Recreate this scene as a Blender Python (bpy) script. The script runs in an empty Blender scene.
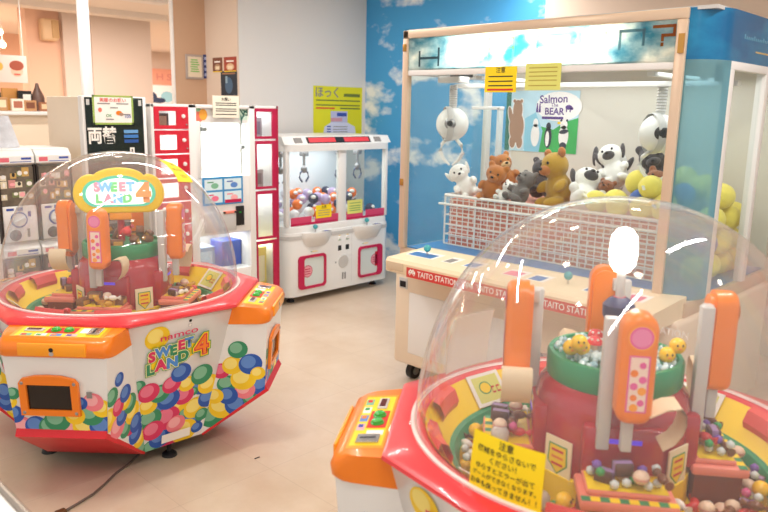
import bpy, bmesh, math, random
from mathutils import Matrix, Vector

# ------------------------------------------------------------------ camera, world, lights, exposure
S = bpy.context.scene
COL = S.collection
PI = math.pi
EYE = Vector((0, 0, 1.6))
HEAD, PITCH, ROLL, FPX = math.radians(44.27), math.radians(11.46), math.radians(1.15), 720.0
fw = Vector((math.cos(HEAD) * math.cos(PITCH), math.sin(HEAD) * math.cos(PITCH), -math.sin(PITCH)))
rt = Vector((math.sin(HEAD), -math.cos(HEAD), 0))
up = rt.cross(fw)
rt2 = rt * math.cos(ROLL) + up * math.sin(ROLL)
up2 = up * math.cos(ROLL) - rt * math.sin(ROLL)
cam_d = bpy.data.cameras.new('camera')
cam_d.sensor_width = 36.0
cam_d.lens = FPX / 768.0 * 36.0
cam_d.clip_start = 0.02
cam_d.dof.use_dof = True
cam_d.dof.focus_distance = 3.4
cam_d.dof.aperture_fstop = 3.2
cam = bpy.data.objects.new('camera', cam_d)
COL.objects.link(cam)
mw = Matrix.Identity(4)
for i, v in enumerate((rt2, up2, -fw)):
    for j in range(3):
        mw[j][i] = v[j]
mw.translation = EYE
cam.matrix_world = mw
S.camera = cam

S.view_settings.view_transform = 'Standard'
S.view_settings.look = 'None'
S.view_settings.gamma = 1.0
S.view_settings.use_curve_mapping = False
S.view_settings.exposure = 0.0

W = bpy.data.worlds.new('world')
S.world = W
W.use_nodes = True
W.node_tree.nodes['Background'].inputs[0].default_value = (1.0, 0.985, 0.965, 1)
W.node_tree.nodes['Background'].inputs[1].default_value = 0.8


def area(name, loc, sx, sy, power, color=(1, 0.95, 0.88), rot=(0, 0, 0)):
    d = bpy.data.lights.new(name, 'AREA')
    d.shape = 'RECTANGLE'
    d.size, d.size_y = sx, sy
    d.energy = power
    d.color = color
    o = bpy.data.objects.new(name, d)
    o.location = loc
    o.rotation_euler = rot
    COL.objects.link(o)
    return o


CEIL = 2.75
TUBES = [(0.9, 2.6), (2.7, 0.4), (2.6, 4.0), (0.6, 0.2), (4.4, 3.4), (3.6, 7.6), (2.0, 5.6)]
for (tx, ty) in TUBES:
    area('ceiling_tube_light', (tx, ty, CEIL - 0.075), 1.2, 0.05, 23, (1, 0.96, 0.915))
area('shop_light', (2.8, 11.0, CEIL - 0.08), 1.6, 0.8, 110, (1, 0.78, 0.62))
area('shop_wall_fill', (3.9, 7.8, CEIL - 0.08), 1.6, 0.5, 60, (1, 0.88, 0.78))  # added fill without a fixture, brightens the shop and partition walls
area('far_hall_light', (7.0, 13.0, CEIL - 0.08), 1.6, 0.8, 150, (1, 0.86, 0.76))


# ------------------------------------------------------------------ materials
def lin(h):
    h = h.lstrip('#')
    c = [int(h[i:i + 2], 16) / 255 for i in (0, 2, 4)]
    return tuple((x / 12.92 if x <= 0.04045 else ((x + 0.055) / 1.055) ** 2.4) for x in c) + (1,)


MATS = {}


def mat(name, hexc, rough=0.5, metal=0.0, emit=0.0, coat=0.0, noise=0.0, scale=8.0, bump=0.0, bscale=60.0, sheen=0.0, alpha=1.0):
    if name in MATS:
        return MATS[name]
    m = bpy.data.materials.new(name)
    m.use_nodes = True
    nt = m.node_tree
    p = nt.nodes['Principled BSDF']
    p.inputs['Base Color'].default_value = lin(hexc)
    p.inputs['Roughness'].default_value = rough
    p.inputs['Metallic'].default_value = metal
    p.inputs['Coat Weight'].default_value = coat
    p.inputs['Alpha'].default_value = alpha
    if sheen:
        p.inputs['Sheen Weight'].default_value = sheen
    if emit:
        p.inputs['Emission Color'].default_value = lin(hexc)
        p.inputs['Emission Strength'].default_value = emit
    if noise or bump:
        tc = nt.nodes.new('ShaderNodeTexCoord')
    if noise:
        n = nt.nodes.new('ShaderNodeTexNoise')
        n.inputs['Scale'].default_value = scale
        n.inputs['Detail'].default_value = 4
        nt.links.new(tc.outputs['Object'], n.inputs['Vector'])
        mx = nt.nodes.new('ShaderNodeMix')
        mx.data_type = 'RGBA'
        c = lin(hexc)
        mx.inputs[6].default_value = tuple(max(0, x * (1 - noise)) for x in c[:3]) + (1,)
        mx.inputs[7].default_value = tuple(min(1, x * (1 + noise)) for x in c[:3]) + (1,)
        nt.links.new(n.outputs['Fac'], mx.inputs[0])
        nt.links.new(mx.outputs[2], p.inputs['Base Color'])
    if bump:
        n2 = nt.nodes.new('ShaderNodeTexNoise')
        n2.inputs['Scale'].default_value = bscale
        nt.links.new(tc.outputs['Object'], n2.inputs['Vector'])
        b = nt.nodes.new('ShaderNodeBump')
        b.inputs['Strength'].default_value = bump
        b.inputs['Distance'].default_value = 0.01
        nt.links.new(n2.outputs['Fac'], b.inputs['Height'])
        nt.links.new(b.outputs['Normal'], p.inputs['Normal'])
    MATS[name] = m
    return m


def backlit(name, hexc):
    if name in MATS:
        return MATS[name]
    m = mat(name, hexc, 0.5)
    nt = m.node_tree
    t = nt.nodes.new('ShaderNodeBsdfTranslucent')
    t.inputs[0].default_value = lin(hexc)
    mx = nt.nodes.new('ShaderNodeMixShader')
    mx.inputs[0].default_value = 0.75
    nt.links.new(nt.nodes['Principled BSDF'].outputs[0], mx.inputs[1])
    nt.links.new(t.outputs[0], mx.inputs[2])
    nt.links.new(mx.outputs[0], nt.nodes['Material Output'].inputs[0])
    return m


def clear(name, tint='#ffffff', fres=0.3, haze=0.0, rough=0.02, hazec='#ffffff', base=0.025, power=4.0):
    """clear acrylic or glass: see-through with mirror reflections growing to the edge, an even haze colour mixed in"""
    if name in MATS:
        return MATS[name]
    m = bpy.data.materials.new(name)
    m.use_nodes = True
    nt = m.node_tree
    nt.nodes.remove(nt.nodes['Principled BSDF'])
    out = nt.nodes['Material Output']
    tr = nt.nodes.new('ShaderNodeBsdfTransparent')
    tr.inputs[0].default_value = lin(tint)
    gl = nt.nodes.new('ShaderNodeBsdfGlossy')
    gl.inputs['Roughness'].default_value = rough
    lw = nt.nodes.new('ShaderNodeLayerWeight')
    lw.inputs['Blend'].default_value = 0.5
    pw_ = nt.nodes.new('ShaderNodeMath')
    pw_.operation = 'POWER'
    pw_.inputs[1].default_value = power
    nt.links.new(lw.outputs['Facing'], pw_.inputs[0])
    ma = nt.nodes.new('ShaderNodeMath')
    ma.operation = 'MULTIPLY_ADD'
    ma.inputs[1].default_value = fres
    ma.inputs[2].default_value = base
    nt.links.new(pw_.outputs[0], ma.inputs[0])
    m1 = nt.nodes.new('ShaderNodeMixShader')
    nt.links.new(ma.outputs[0], m1.inputs[0])
    nt.links.new(tr.outputs[0], m1.inputs[1])
    nt.links.new(gl.outputs[0], m1.inputs[2])
    last = m1
    if haze:
        df = nt.nodes.new('ShaderNodeBsdfTranslucent')
        df.inputs[0].default_value = lin(hazec)
        d2 = nt.nodes.new('ShaderNodeBsdfDiffuse')
        d2.inputs[0].default_value = lin(hazec)
        ad = nt.nodes.new('ShaderNodeMixShader')
        nt.links.new(df.outputs[0], ad.inputs[1])
        nt.links.new(d2.outputs[0], ad.inputs[2])
        m2 = nt.nodes.new('ShaderNodeMixShader')
        m2.inputs[0].default_value = haze
        nt.links.new(m1.outputs[0], m2.inputs[1])
        nt.links.new(ad.outputs[0], m2.inputs[2])
        last = m2
    nt.links.new(last.outputs[0], out.inputs[0])
    MATS[name] = m
    return m


def cloud_mat(name, sky, white, scale, thr, soft, translucent=False, rough=0.6, emit=0.0):
    m = bpy.data.materials.new(name)
    m.use_nodes = True
    nt = m.node_tree
    p = nt.nodes['Principled BSDF']
    tc = nt.nodes.new('ShaderNodeTexCoord')
    mp = nt.nodes.new('ShaderNodeMapping')
    mp.inputs['Scale'].default_value = (1, 1, 1.7)
    nt.links.new(tc.outputs['Object'], mp.inputs['Vector'])
    n = nt.nodes.new('ShaderNodeTexNoise')
    n.inputs['Scale'].default_value = scale
    n.inputs['Detail'].default_value = 6
    n.inputs['Roughness'].default_value = 0.55
    nt.links.new(mp.outputs[0], n.inputs['Vector'])
    r = nt.nodes.new('ShaderNodeValToRGB')
    r.color_ramp.elements[0].position = thr
    r.color_ramp.elements[0].color = lin(sky)
    r.color_ramp.elements[1].position = thr + soft
    r.color_ramp.elements[1].color = lin(white)
    nt.links.new(n.outputs['Fac'], r.inputs[0])
    nt.links.new(r.outputs[0], p.inputs['Base Color'])
    p.inputs['Roughness'].default_value = rough
    if translucent:
        out = nt.nodes['Material Output']
        t = nt.nodes.new('ShaderNodeBsdfTranslucent')
        nt.links.new(r.outputs[0], t.inputs[0])
        mx = nt.nodes.new('ShaderNodeMixShader')
        mx.inputs[0].default_value = 0.75
        nt.links.new(p.outputs[0], mx.inputs[1])
        nt.links.new(t.outputs[0], mx.inputs[2])
        nt.links.new(mx.outputs[0], out.inputs[0])
    MATS[name] = m
    return m


white_pl = mat('white_plastic', '#ececea', 0.32, coat=0.2)
white_mt = mat('white_metal', '#e9e8e6', 0.4)
cream = mat('cream_laminate', '#ead9c2', 0.42, noise=0.03)
beige_metal = mat('beige_metal', '#d8bfa6', 0.35, metal=0.25)
black = mat('black_plastic', '#17171b', 0.35)
dark = mat('dark_recess', '#2a221d', 0.6)
grey = mat('grey_metal', '#9a9a9c', 0.35, metal=0.6)
lgrey = mat('light_grey_plastic', '#c9c8c6', 0.4)
red_rim = mat('red_gloss', '#e0333c', 0.28, coat=0.3)
red_skirt = mat('red_skirt', '#d8202a', 0.35)
red_drum = mat('red_drum', '#b01c2e', 0.16, coat=0.6)
orange = mat('orange_plastic', '#f58112', 0.3, coat=0.25)
orange_l = mat('orange_yellow_plastic', '#ffa319', 0.3, coat=0.2)
yellow = mat('yellow_plastic', '#ffd90a', 0.35)
yellow_d = mat('yellow_bowl', '#ffd912', 0.4)
green = mat('green_plastic', '#1f8f5d', 0.35)
green_b = mat('green_button', '#2fae3c', 0.25, coat=0.4)
pink = mat('pink_plastic', '#ee8a78', 0.4)
magenta = mat('magenta_plastic', '#c4164f', 0.35)
crimson = mat('crimson_door', '#cf1f36', 0.35)
paper = mat('white_paper', '#f4f1ea', 0.8)
paper_y = mat('yellow_paper', '#fbdc14', 0.7)
paper_p = mat('pale_yellow_paper', '#dfe07a', 0.7)
ink = mat('black_ink', '#2b2622', 0.7)
ink_b = mat('blue_ink', '#3550a8', 0.7)
ink_r = mat('red_ink', '#d8332c', 0.7)
ink_g = mat('green_ink', '#3b9a53', 0.7)
ink_grey = mat('grey_ink', '#8d8a88', 0.7)
teal = mat('teal_ball', '#3fa7b0', 0.3, coat=0.3)
blue = mat('blue_paint', '#2e6fb5', 0.45)
navy = mat('navy_cap', '#28315c', 0.4)
chrome = mat('chrome', '#cfcfd2', 0.18, metal=1.0)
beige_sheet = mat('beige_sheet', '#e9d3b0', 0.5)
acrylic = clear('clear_acrylic_dome', '#f8f8f8', 0.6, 0.085, 0.03, '#ffffff', 0.03, 2.6)  # white haze in the dome's colour stands for the veil of reflected light
glass = clear('window_glass', '#fafdfc', 0.25, 0.012, 0.01, '#ffffff', 0.015)
lit_white = mat('lit_white_lamp', '#fff6ea', 0.5, emit=14.0)


# ------------------------------------------------------------------ mesh builder
class B:
    def __init__(s):
        s.bm = bmesh.new()
        s.mats = []

    def mi(s, m):
        if m not in s.mats:
            s.mats.append(m)
        return s.mats.index(m)

    def merge(s, t, m, M=None):
        i = s.mi(m)
        for f in t.faces:
            f.material_index = i
        if M is not None:
            bmesh.ops.transform(t, matrix=M, verts=t.verts)
        me = bpy.data.meshes.new('tmp')
        t.to_mesh(me)
        t.free()
        s.bm.from_mesh(me)
        bpy.data.meshes.remove(me)
        return s

    def box(s, x0, x1, y0, y1, z0, z1, m, bev=0.0, seg=2, M=None):
        t = bmesh.new()
        bmesh.ops.create_cube(t, size=1.0)
        bmesh.ops.scale(t, vec=(x1 - x0, y1 - y0, z1 - z0), verts=t.verts)
        bmesh.ops.translate(t, vec=((x0 + x1) / 2, (y0 + y1) / 2, (z0 + z1) / 2), verts=t.verts)
        if bev:
            bmesh.ops.bevel(t, geom=t.edges[:], offset=bev, segments=seg, affect='EDGES', profile=0.5)
        return s.merge(t, m, M)

    def prism(s, pts, z0, z1, m, bev=0.0, seg=2, M=None):
        t = bmesh.new()
        lo = [t.verts.new((x, y, z0)) for x, y in pts]
        hi = [t.verts.new((x, y, z1)) for x, y in pts]
        n = len(pts)
        t.faces.new(lo[::-1])
        t.faces.new(hi)
        for i in range(n):
            t.faces.new((lo[i], lo[(i + 1) % n], hi[(i + 1) % n], hi[i]))
        bmesh.ops.recalc_face_normals(t, faces=t.faces)
        if bev:
            es = [e for e in t.edges if all(abs(v.co.z - z1) < 1e-6 for v in e.verts)]
            bmesh.ops.bevel(t, geom=es, offset=bev, segments=seg, affect='EDGES', profile=0.5)
        return s.merge(t, m, M)

    def loft(s, rings, m, cap0=False, cap1=False, closed=True, M=None):
        t = bmesh.new()
        R = [[t.verts.new(p) for p in r] for r in rings]
        n = len(rings[0])
        for a, b in zip(R, R[1:]):
            for i in range(n if closed else n - 1):
                j = (i + 1) % n
                t.faces.new((a[i], a[j], b[j], b[i]))
        if cap0:
            t.faces.new(R[0][::-1])
        if cap1:
            t.faces.new(R[-1])
        if closed and (cap0 or cap1):
            bmesh.ops.recalc_face_normals(t, faces=t.faces)
        return s.merge(t, m, M)

    def lathe(s, prof, m, seg=32, M=None, a0=0.0, a1=2 * PI):
        full = abs(a1 - a0 - 2 * PI) < 1e-6
        t = bmesh.new()
        n = seg if full else seg + 1
        rings = []
        for r, z in prof:
            if r < 1e-6:
                rings.append([t.verts.new((0, 0, z))])
            else:
                rings.append([t.verts.new((r * math.cos(a0 + (a1 - a0) * i / seg), r * math.sin(a0 + (a1 - a0) * i / seg), z)) for i in range(n)])
        for a, b in zip(rings, rings[1:]):
            for i in range(seg):
                j = (i + 1) % n
                if len(a) == 1 and len(b) == 1:
                    continue
                if len(a) == 1:
                    t.faces.new((a[0], b[j], b[i]))
                elif len(b) == 1:
                    t.faces.new((a[i], a[j], b[0]))
                else:
                    t.faces.new((a[i], a[j], b[j], b[i]))
        return s.merge(t, m, M)

    def cyl(s, p0, p1, r0, r1, m, seg=14, caps=True, M=None):
        p0, p1 = Vector(p0), Vector(p1)
        d = p1 - p0
        q = d.to_track_quat('Z', 'Y').to_matrix().to_4x4()
        q.translation = p0
        L = d.length
        pr = [(r0, 0), (r1, L)]
        if caps:
            pr = [(0, 0)] + pr + [(0, L)]
        return s.lathe(pr, m, seg, (M @ q) if M is not None else q)

    def ball(s, c, r, m, u=16, v=10, R=None, M=None):
        if not hasattr(r, '__len__'):
            r = (r, r, r)
        t = bmesh.new()
        bmesh.ops.create_uvsphere(t, u_segments=u, v_segments=v, radius=1.0)
        X = Matrix.Translation(c) @ (R.to_4x4() if R is not None else Matrix.Identity(4)) @ Matrix.Diagonal((r[0], r[1], r[2], 1))
        return s.merge(t, m, (M @ X) if M is not None else X)

    def tube(s, path, r, m, seg=8, M=None):
        rings = []
        P = [Vector(p) for p in path]
        ref = Vector((0, 0, 1))
        for i, p in enumerate(P):
            d = (P[min(i + 1, len(P) - 1)] - P[max(i - 1, 0)]).normalized()
            a = d.cross(ref)
            if a.length < 1e-3:
                a = d.cross(Vector((1, 0, 0)))
            a.normalize()
            b = d.cross(a).normalized()
            rr = r[i] if hasattr(r, '__len__') else r
            rings.append([p + (a * math.cos(2 * PI * k / seg) + b * math.sin(2 * PI * k / seg)) * rr for k in range(seg)])
        return s.loft(rings, m, True, True, True, M)

    def poly(s, pts, m, M=None):
        t = bmesh.new()
        t.faces.new([t.verts.new(p) for p in pts])
        return s.merge(t, m, M)

    # flat print, in the XY plane of frame M, normal +Z
    def rect(s, x0, x1, y0, y1, m, M, lay=1):
        z = lay * 0.0005
        return s.poly([(x0, y0, z), (x1, y0, z), (x1, y1, z), (x0, y1, z)], m, M)

    def ell(s, cx, cy, rx, ry, m, M, lay=1, rot=0.0, n=24):
        z = lay * 0.0005
        c, d = math.cos(rot), math.sin(rot)
        return s.poly([(cx + rx * math.cos(2 * PI * k / n) * c - ry * math.sin(2 * PI * k / n) * d, cy + rx * math.cos(2 * PI * k / n) * d + ry * math.sin(2 * PI * k / n) * c, z) for k in range(n)], m, M)

    def text(s, body, size, m, M, x=0, y=0, lay=2, off=0.0, align='CENTER', sx=1.0, rot=0.0, ext=0.0):
        me = text_mesh(body, off, align, ext)
        t = bmesh.new()
        t.from_mesh(me)
        X = M @ Matrix.Translation((x, y, lay * 0.0005)) @ Matrix.Rotation(rot, 4, 'Z') @ Matrix.Diagonal((size * sx, size, size, 1))
        return s.merge(t, m, X)


TXT = {}


def text_mesh(body, off, align, ext):
    k = (body, off, align, ext)
    if k not in TXT:
        c = bpy.data.curves.new('lettering', 'FONT')
        c.body = body
        c.offset = off
        c.extrude = ext
        c.align_x = align
        c.align_y = 'CENTER'
        c.resolution_u = 3
        o = bpy.data.objects.new('lettering_tmp', c)
        COL.objects.link(o)
        dg = bpy.context.evaluated_depsgraph_get()
        TXT[k] = bpy.data.meshes.new_from_object(o.evaluated_get(dg))
        bpy.data.objects.remove(o)
    return TXT[k]


def FR(o, x, y):
    x, y = Vector(x).normalized(), Vector(y).normalized()
    z = x.cross(y).normalized()
    y = z.cross(x)
    M = Matrix.Identity(4)
    for i, v in enumerate((x, y, z)):
        for j in range(3):
            M[j][i] = v[j]
    M.translation = Vector(o)
    return M


def top_of(o):
    while o.parent is not None:
        o = o.parent
    return o


def obj(name, b, parent=None, angle=35, flat=False):
    """links the builder's geometry (world coordinates, or the coordinates of an unplaced thing) as ONE mesh object"""
    me = bpy.data.meshes.new(name)
    b.bm.to_mesh(me)
    b.bm.free()
    for m in b.mats:
        me.materials.append(m)
    if not flat:
        me.shade_smooth()
        me.set_sharp_from_angle(angle=math.radians(angle))
    o = bpy.data.objects.new(name, me)
    COL.objects.link(o)
    if parent is not None:
        t = top_of(parent)
        me.transform(Matrix.Translation(-t.location))
        o.parent = parent
    else:
        vs = [v.co for v in me.vertices]
        lo = [min(v[i] for v in vs) for i in range(3)]
        hi = [max(v[i] for v in vs) for i in range(3)]
        c = Vector(((lo[0] + hi[0]) / 2, (lo[1] + hi[1]) / 2, lo[2]))
        me.transform(Matrix.Translation(-c))
        o.location = c
    return o


def tag(o, label, cat, group=None):
    o['label'] = label
    o['category'] = cat
    if group:
        o['group'] = group
    return o


def thing(name, label, cat, loc=(0, 0, 0), group=None):
    o = bpy.data.objects.new(name, None)
    o.empty_display_size = 0.1
    COL.objects.link(o)
    o.location = loc
    return tag(o, label, cat, group)


def struct(name, b, angle=35):
    o = obj(name, b, None, angle)
    o['kind'] = 'structure'
    return o


def copy_tree(o, parent=None):
    c = o.copy()
    COL.objects.link(c)
    if parent is not None:
        c.parent = parent
    for ch in list(o.children):
        copy_tree(ch, c)
    return c

# ------------------------------------------------------------------ the setting
def floor_mat():
    m = bpy.data.materials.new('beige_vinyl_tile')
    m.use_nodes = True
    nt = m.node_tree
    p = nt.nodes['Principled BSDF']
    tc = nt.nodes.new('ShaderNodeTexCoord')
    n = nt.nodes.new('ShaderNodeTexNoise')
    n.inputs['Scale'].default_value = 2.2
    n.inputs['Detail'].default_value = 8
    n.inputs['Roughness'].default_value = 0.65
    nt.links.new(tc.outputs['Object'], n.inputs['Vector'])
    r = nt.nodes.new('ShaderNodeValToRGB')
    r.color_ramp.elements[0].position = 0.3
    r.color_ramp.elements[0].color = lin('#cbb49b')
    r.color_ramp.elements[1].position = 0.72
    r.color_ramp.elements[1].color = lin('#dccbb8')
    nt.links.new(n.outputs['Fac'], r.inputs[0])
    br = nt.nodes.new('ShaderNodeTexBrick')
    br.offset = 0.0
    br.inputs['Scale'].default_value = 1.0
    br.inputs['Mortar Size'].default_value = 0.0018
    br.inputs['Brick Width'].default_value = 0.45
    br.inputs['Row Height'].default_value = 0.45
    br.inputs['Color1'].default_value = (1, 1, 1, 1)
    br.inputs['Color2'].default_value = (0.965, 0.96, 0.95, 1)
    br.inputs['Mortar'].default_value = (0.86, 0.84, 0.82, 1)
    nt.links.new(tc.outputs['Object'], br.inputs['Vector'])
    mx = nt.nodes.new('ShaderNodeMix')
    mx.data_type = 'RGBA'
    mx.blend_type = 'MULTIPLY'
    mx.inputs[0].default_value = 1.0
    nt.links.new(r.outputs[0], mx.inputs[6])
    nt.links.new(br.outputs[0], mx.inputs[7])
    nt.links.new(mx.outputs[2], p.inputs['Base Color'])
    p.inputs['Roughness'].default_value = 0.3
    p.inputs['Specular IOR Level'].default_value = 0.4
    return m


wall_white = mat('white_wall_paint', '#e2deda', 0.8, noise=0.015, scale=3)
wall_tan = mat('tan_wall_paint', '#c9a487', 0.8, noise=0.03, scale=3)
wall_beige = mat('beige_wall_paint', '#dbc6b4', 0.8, noise=0.02, scale=3)
wall_pinkish = mat('pinkish_wall_paint', '#e3d0c2', 0.8, noise=0.02, scale=3)
wall_shopm = mat('shop_wall_paint', '#efc3a8', 0.8, noise=0.03, scale=3)
ceil_m = mat('ceiling_paint', '#efe6dc', 0.85, noise=0.01, scale=3)
cloud_wp = cloud_mat('cloud_wallpaper', '#45a0d8', '#f2f6f9', 1.75, 0.535, 0.1)

b = B(); b.box(-4, 13, -4, 17, -0.08, 0, floor_mat()); struct('floor', b)
b = B(); b.box(-1.0, 13, -1.6, 17, CEIL, CEIL + 0.1, ceil_m); struct('ceiling', b)
b = B(); b.box(3.70, 5.24, 5.4, 5.9, 0, CEIL, wall_white); struct('wall_back', b)
b = B(); b.box(3.37, 3.70, 5.9, 5.95, 0, CEIL, wall_tan)
b.box(3.36, 3.37, 5.898, 5.95, 0, CEIL, wall_white); struct('wall_recess', b)  # white end strip paints the brighter lit end face of the tan wall
b = B(); b.box(3.685, 3.70, 5.402, 5.9, 0, CEIL, wall_beige); struct('wall_recess_side', b)  # beige slab paints shading onto the side of the white wall block
b = B(); b.box(5.22, 5.34, 3.32, 5.4, 0, CEIL, cloud_wp); struct('wall_right', b)
b = B(); b.box(5.20, 5.34, -2.5, 3.32, 0, CEIL, wall_beige); struct('wall_right_front', b)
b = B(); b.box(4.20, 5.02, 9.4, 9.7, 0, CEIL, wall_pinkish); struct('wall_partition', b)
b = B(); b.box(2.595, 2.675, 6.0, 6.06, 0, CEIL, white_mt, 0.006); struct('column', b)
b = B(); b.box(3.46, 3.86, 9.55, 9.8, 0, CEIL, wall_shopm); struct('wall_shop', b)
b = B(); b.box(3.86, 4.2, 9.45, 9.8, 0, CEIL, wall_pinkish); struct('wall_shop_pier', b)
b = B(); b.box(1.0, 5.6, 13.5, 13.7, 0, CEIL, wall_shopm); struct('wall_shop_back', b)
b = B(); b.box(5.6, 13.0, 15.0, 15.2, 0, CEIL, wall_pinkish); struct('wall_far', b)
b = B(); b.box(12.8, 13.0, 5.4, 15.0, 0, CEIL, wall_pinkish); struct('wall_far_side', b)
# ceiling beam over the shop
b = B(); b.box(1.2, 5.0, 8.9, 9.15, CEIL - 0.07, CEIL, ceil_m); struct('ceiling_beam', b)
# high counter front of the shop
b = B(); b.box(1.2, 2.50, 6.5, 6.62, 0, 1.50, cream); b.box(1.18, 2.53, 6.44, 6.85, 1.50, 1.53, white_mt, 0.004); struct('wall_counter', b)

# ceiling fixtures over the arcade
for i, (tx, ty) in enumerate(TUBES):
    t = thing('ceiling_tube_fixture', 'white fluorescent batten on the arcade ceiling', 'ceiling light', (tx, ty, CEIL - 0.06), 'fluorescent battens on the ceiling')
    b = B(); b.box(tx - 0.64, tx + 0.64, ty - 0.09, ty + 0.09, CEIL - 0.06, CEIL, white_mt, 0.01); obj('housing', b, t)
SPOTS = [(1.2, 1.5), (2.2, 1.8), (1.6, 3.3), (2.9, 2.6), (3.6, 1.6), (2.4, 5.0), (3.2, 3.9), (0.4, 1.0), (4.5, 4.6), (0.5, 3.4), (1.4, 0.4), (2.6, -0.5)]
spot_m = mat('downlight_lens', '#fff3e2', 0.4, emit=45.0)
for (sx_, sy_) in SPOTS:
    t = thing('downlight', 'round recessed downlight in the arcade ceiling', 'ceiling light', (sx_, sy_, CEIL - 0.02), 'recessed downlights in the ceiling')
    b = B(); b.lathe([(0.065, 0), (0.065, 0.02)], white_mt, 20, Matrix.Translation((sx_, sy_, CEIL - 0.02))); obj('trim_ring', b, t)
    b = B(); b.lathe([(0, 0.004), (0.035, 0.004), (0.05, 0.0), (0.062, 0.001)], spot_m, 20, Matrix.Translation((sx_, sy_, CEIL - 0.02))); obj('lens', b, t)

# ------------------------------------------------------------------ the round prize pushers (built once about the origin, then copied)
Y_, O_ = 'y', 'o'
PR = {
    'y': mat('print_yellow', '#f6cf22', 0.4), 'b': mat('print_blue', '#1c56b4', 0.4), 'r': mat('print_crimson', '#d92f63', 0.4),
    'g': mat('print_green', '#2f9065', 0.4), 'p': mat('print_pink', '#ef7f8d', 0.4),
}
PL = {
    'y': mat('print_pale_yellow', '#fbe77d', 0.4), 'b': mat('print_pale_blue', '#5c8bd2', 0.4), 'r': mat('print_pale_crimson', '#ea7897', 0.4),
    'g': mat('print_pale_green', '#7fbd9c', 0.4), 'p': mat('print_pale_pink', '#f7b0b6', 0.4),
}
LOGO = [(-0.02, -0.29, 0.05, 'r'), (0.09, -0.22, 0.05, 'b'), (-0.07, -0.13, 0.05, 'b'), (0.0, -0.12, 0.05, 'y'), (0.12, -0.05, 0.045, 'b'), (-0.112, -0.312, 0.039, 'g'), (0.047, -0.275, 0.061, 'y'), (-0.072, -0.271, 0.051, 'b'), (0.111, -0.276, 0.026, 'b'), (-0.045, -0.176, 0.059, 'r'), (0.04, -0.178, 0.024, 'g'), (0.094, -0.162, 0.055, 'y'), (-0.128, -0.157, 0.052, 'g'), (0.16, -0.126, 0.047, 'b'), (0.079, -0.073, 0.02, 'g'), (-0.139, -0.084, 0.038, 'y'), (0.032, -0.081, 0.042, 'r'), (-0.044, -0.078, 0.051, 'b'), (-0.087, -0.036, 0.041, 'g'), (-0.19, 0.024, 0.029, 'g'), (0.152, -0.053, 0.046, 'y'), (0.043, -0.022, 0.035, 'y'), (-0.14, -0.017, 0.043, 'r'), (-0.034, -0.005, 0.039, 'r'), (0.114, 0.008, 0.047, 'g'), (0.008, 0.045, 0.042, 'b'), (-0.116, 0.245, 0.049, 'y'), (0.0, -0.22, 0.04, 'p'), (-0.11, -0.22, 0.045, 'r'), (0.13, -0.21, 0.03, 'g')]
SIDEM = [(-0.142, -0.247, 0.049, 'g'), (-0.088, -0.196, 0.059, 'y'), (-0.018, -0.189, 0.055, 'b'), (0.043, -0.16, 0.03, 'g'), (-0.062, -0.08, 0.041, 'g'), (0.092, -0.089, 0.047, 'b'), (0.019, -0.114, 0.041, 'p'), (0.013, -0.056, 0.056, 'y'), (-0.088, -0.012, 0.035, 'r'), (-0.035, 0.014, 0.041, 'y'), (0.047, 0.018, 0.047, 'b'), (-0.009, 0.092, 0.039, 'g'), (-0.06, -0.14, 0.04, 'b'), (0.08, -0.03, 0.03, 'y'), (-0.12, -0.14, 0.035, 'y')]
SIDEP = [(0.16, -0.3, 0.04, 'g'), (0.136, -0.24, 0.04, 'y'), (0.10, -0.2, 0.045, 'b'), (0.059, -0.146, 0.04, 'r'), (0.02, -0.145, 0.035, 'g'), (0.07, -0.09, 0.05, 'y'), (-0.108, -0.053, 0.051, 'y'), (-0.04, -0.11, 0.045, 'p'), (-0.011, -0.074, 0.035, 'b'), (0.05, -0.04, 0.04, 'g'), (0.013, -0.015, 0.035, 'y'), (-0.087, 0.042, 0.036, 'g'), (-0.04, -0.02, 0.035, 'r'), (0.011, 0.02, 0.035, 'b'), (-0.038, 0.1, 0.027, 'b'), (0.1, -0.15, 0.04, 'b')]
FRONT = [(-0.16, -0.145, 0.046, 'p'), (-0.101, -0.135, 0.04, 'b'), (-0.04, -0.14, 0.045, 'g'), (0.03, -0.135, 0.046, 'p'), (0.1, -0.13, 0.052, 'y'), (0.165, -0.13, 0.045, 'b'), (-0.185, -0.085, 0.035, 'b'), (-0.013, -0.105, 0.05, 'g'), (0.124, -0.075, 0.046, 'g'), (0.06, -0.085, 0.035, 'y'), (0.17, -0.05, 0.035, 'y'), (0.138, -0.024, 0.036, 'p'), (-0.199, -0.03, 0.027, 'y'), (-0.181, 0.005, 0.024, 'g'), (0.086, -0.03, 0.025, 'b')]


def clip_poly(sub, clipper):
    out = sub
    for i in range(len(clipper)):
        a, c = clipper[i], clipper[(i + 1) % len(clipper)]
        inp, out = out, []
        side = lambda p: (c[0] - a[0]) * (p[1] - a[1]) - (c[1] - a[1]) * (p[0] - a[0])
        for j in range(len(inp)):
            p, q = inp[j - 1], inp[j]
            sp, sq = side(p), side(q)
            if (sp < 0) != (sq < 0):
                t = sp / (sp - sq)
                out.append((p[0] + (q[0] - p[0]) * t, p[1] + (q[1] - p[1]) * t))
            if sq >= 0:
                out.append(q)
        if not out:
            return []
    return out


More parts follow.
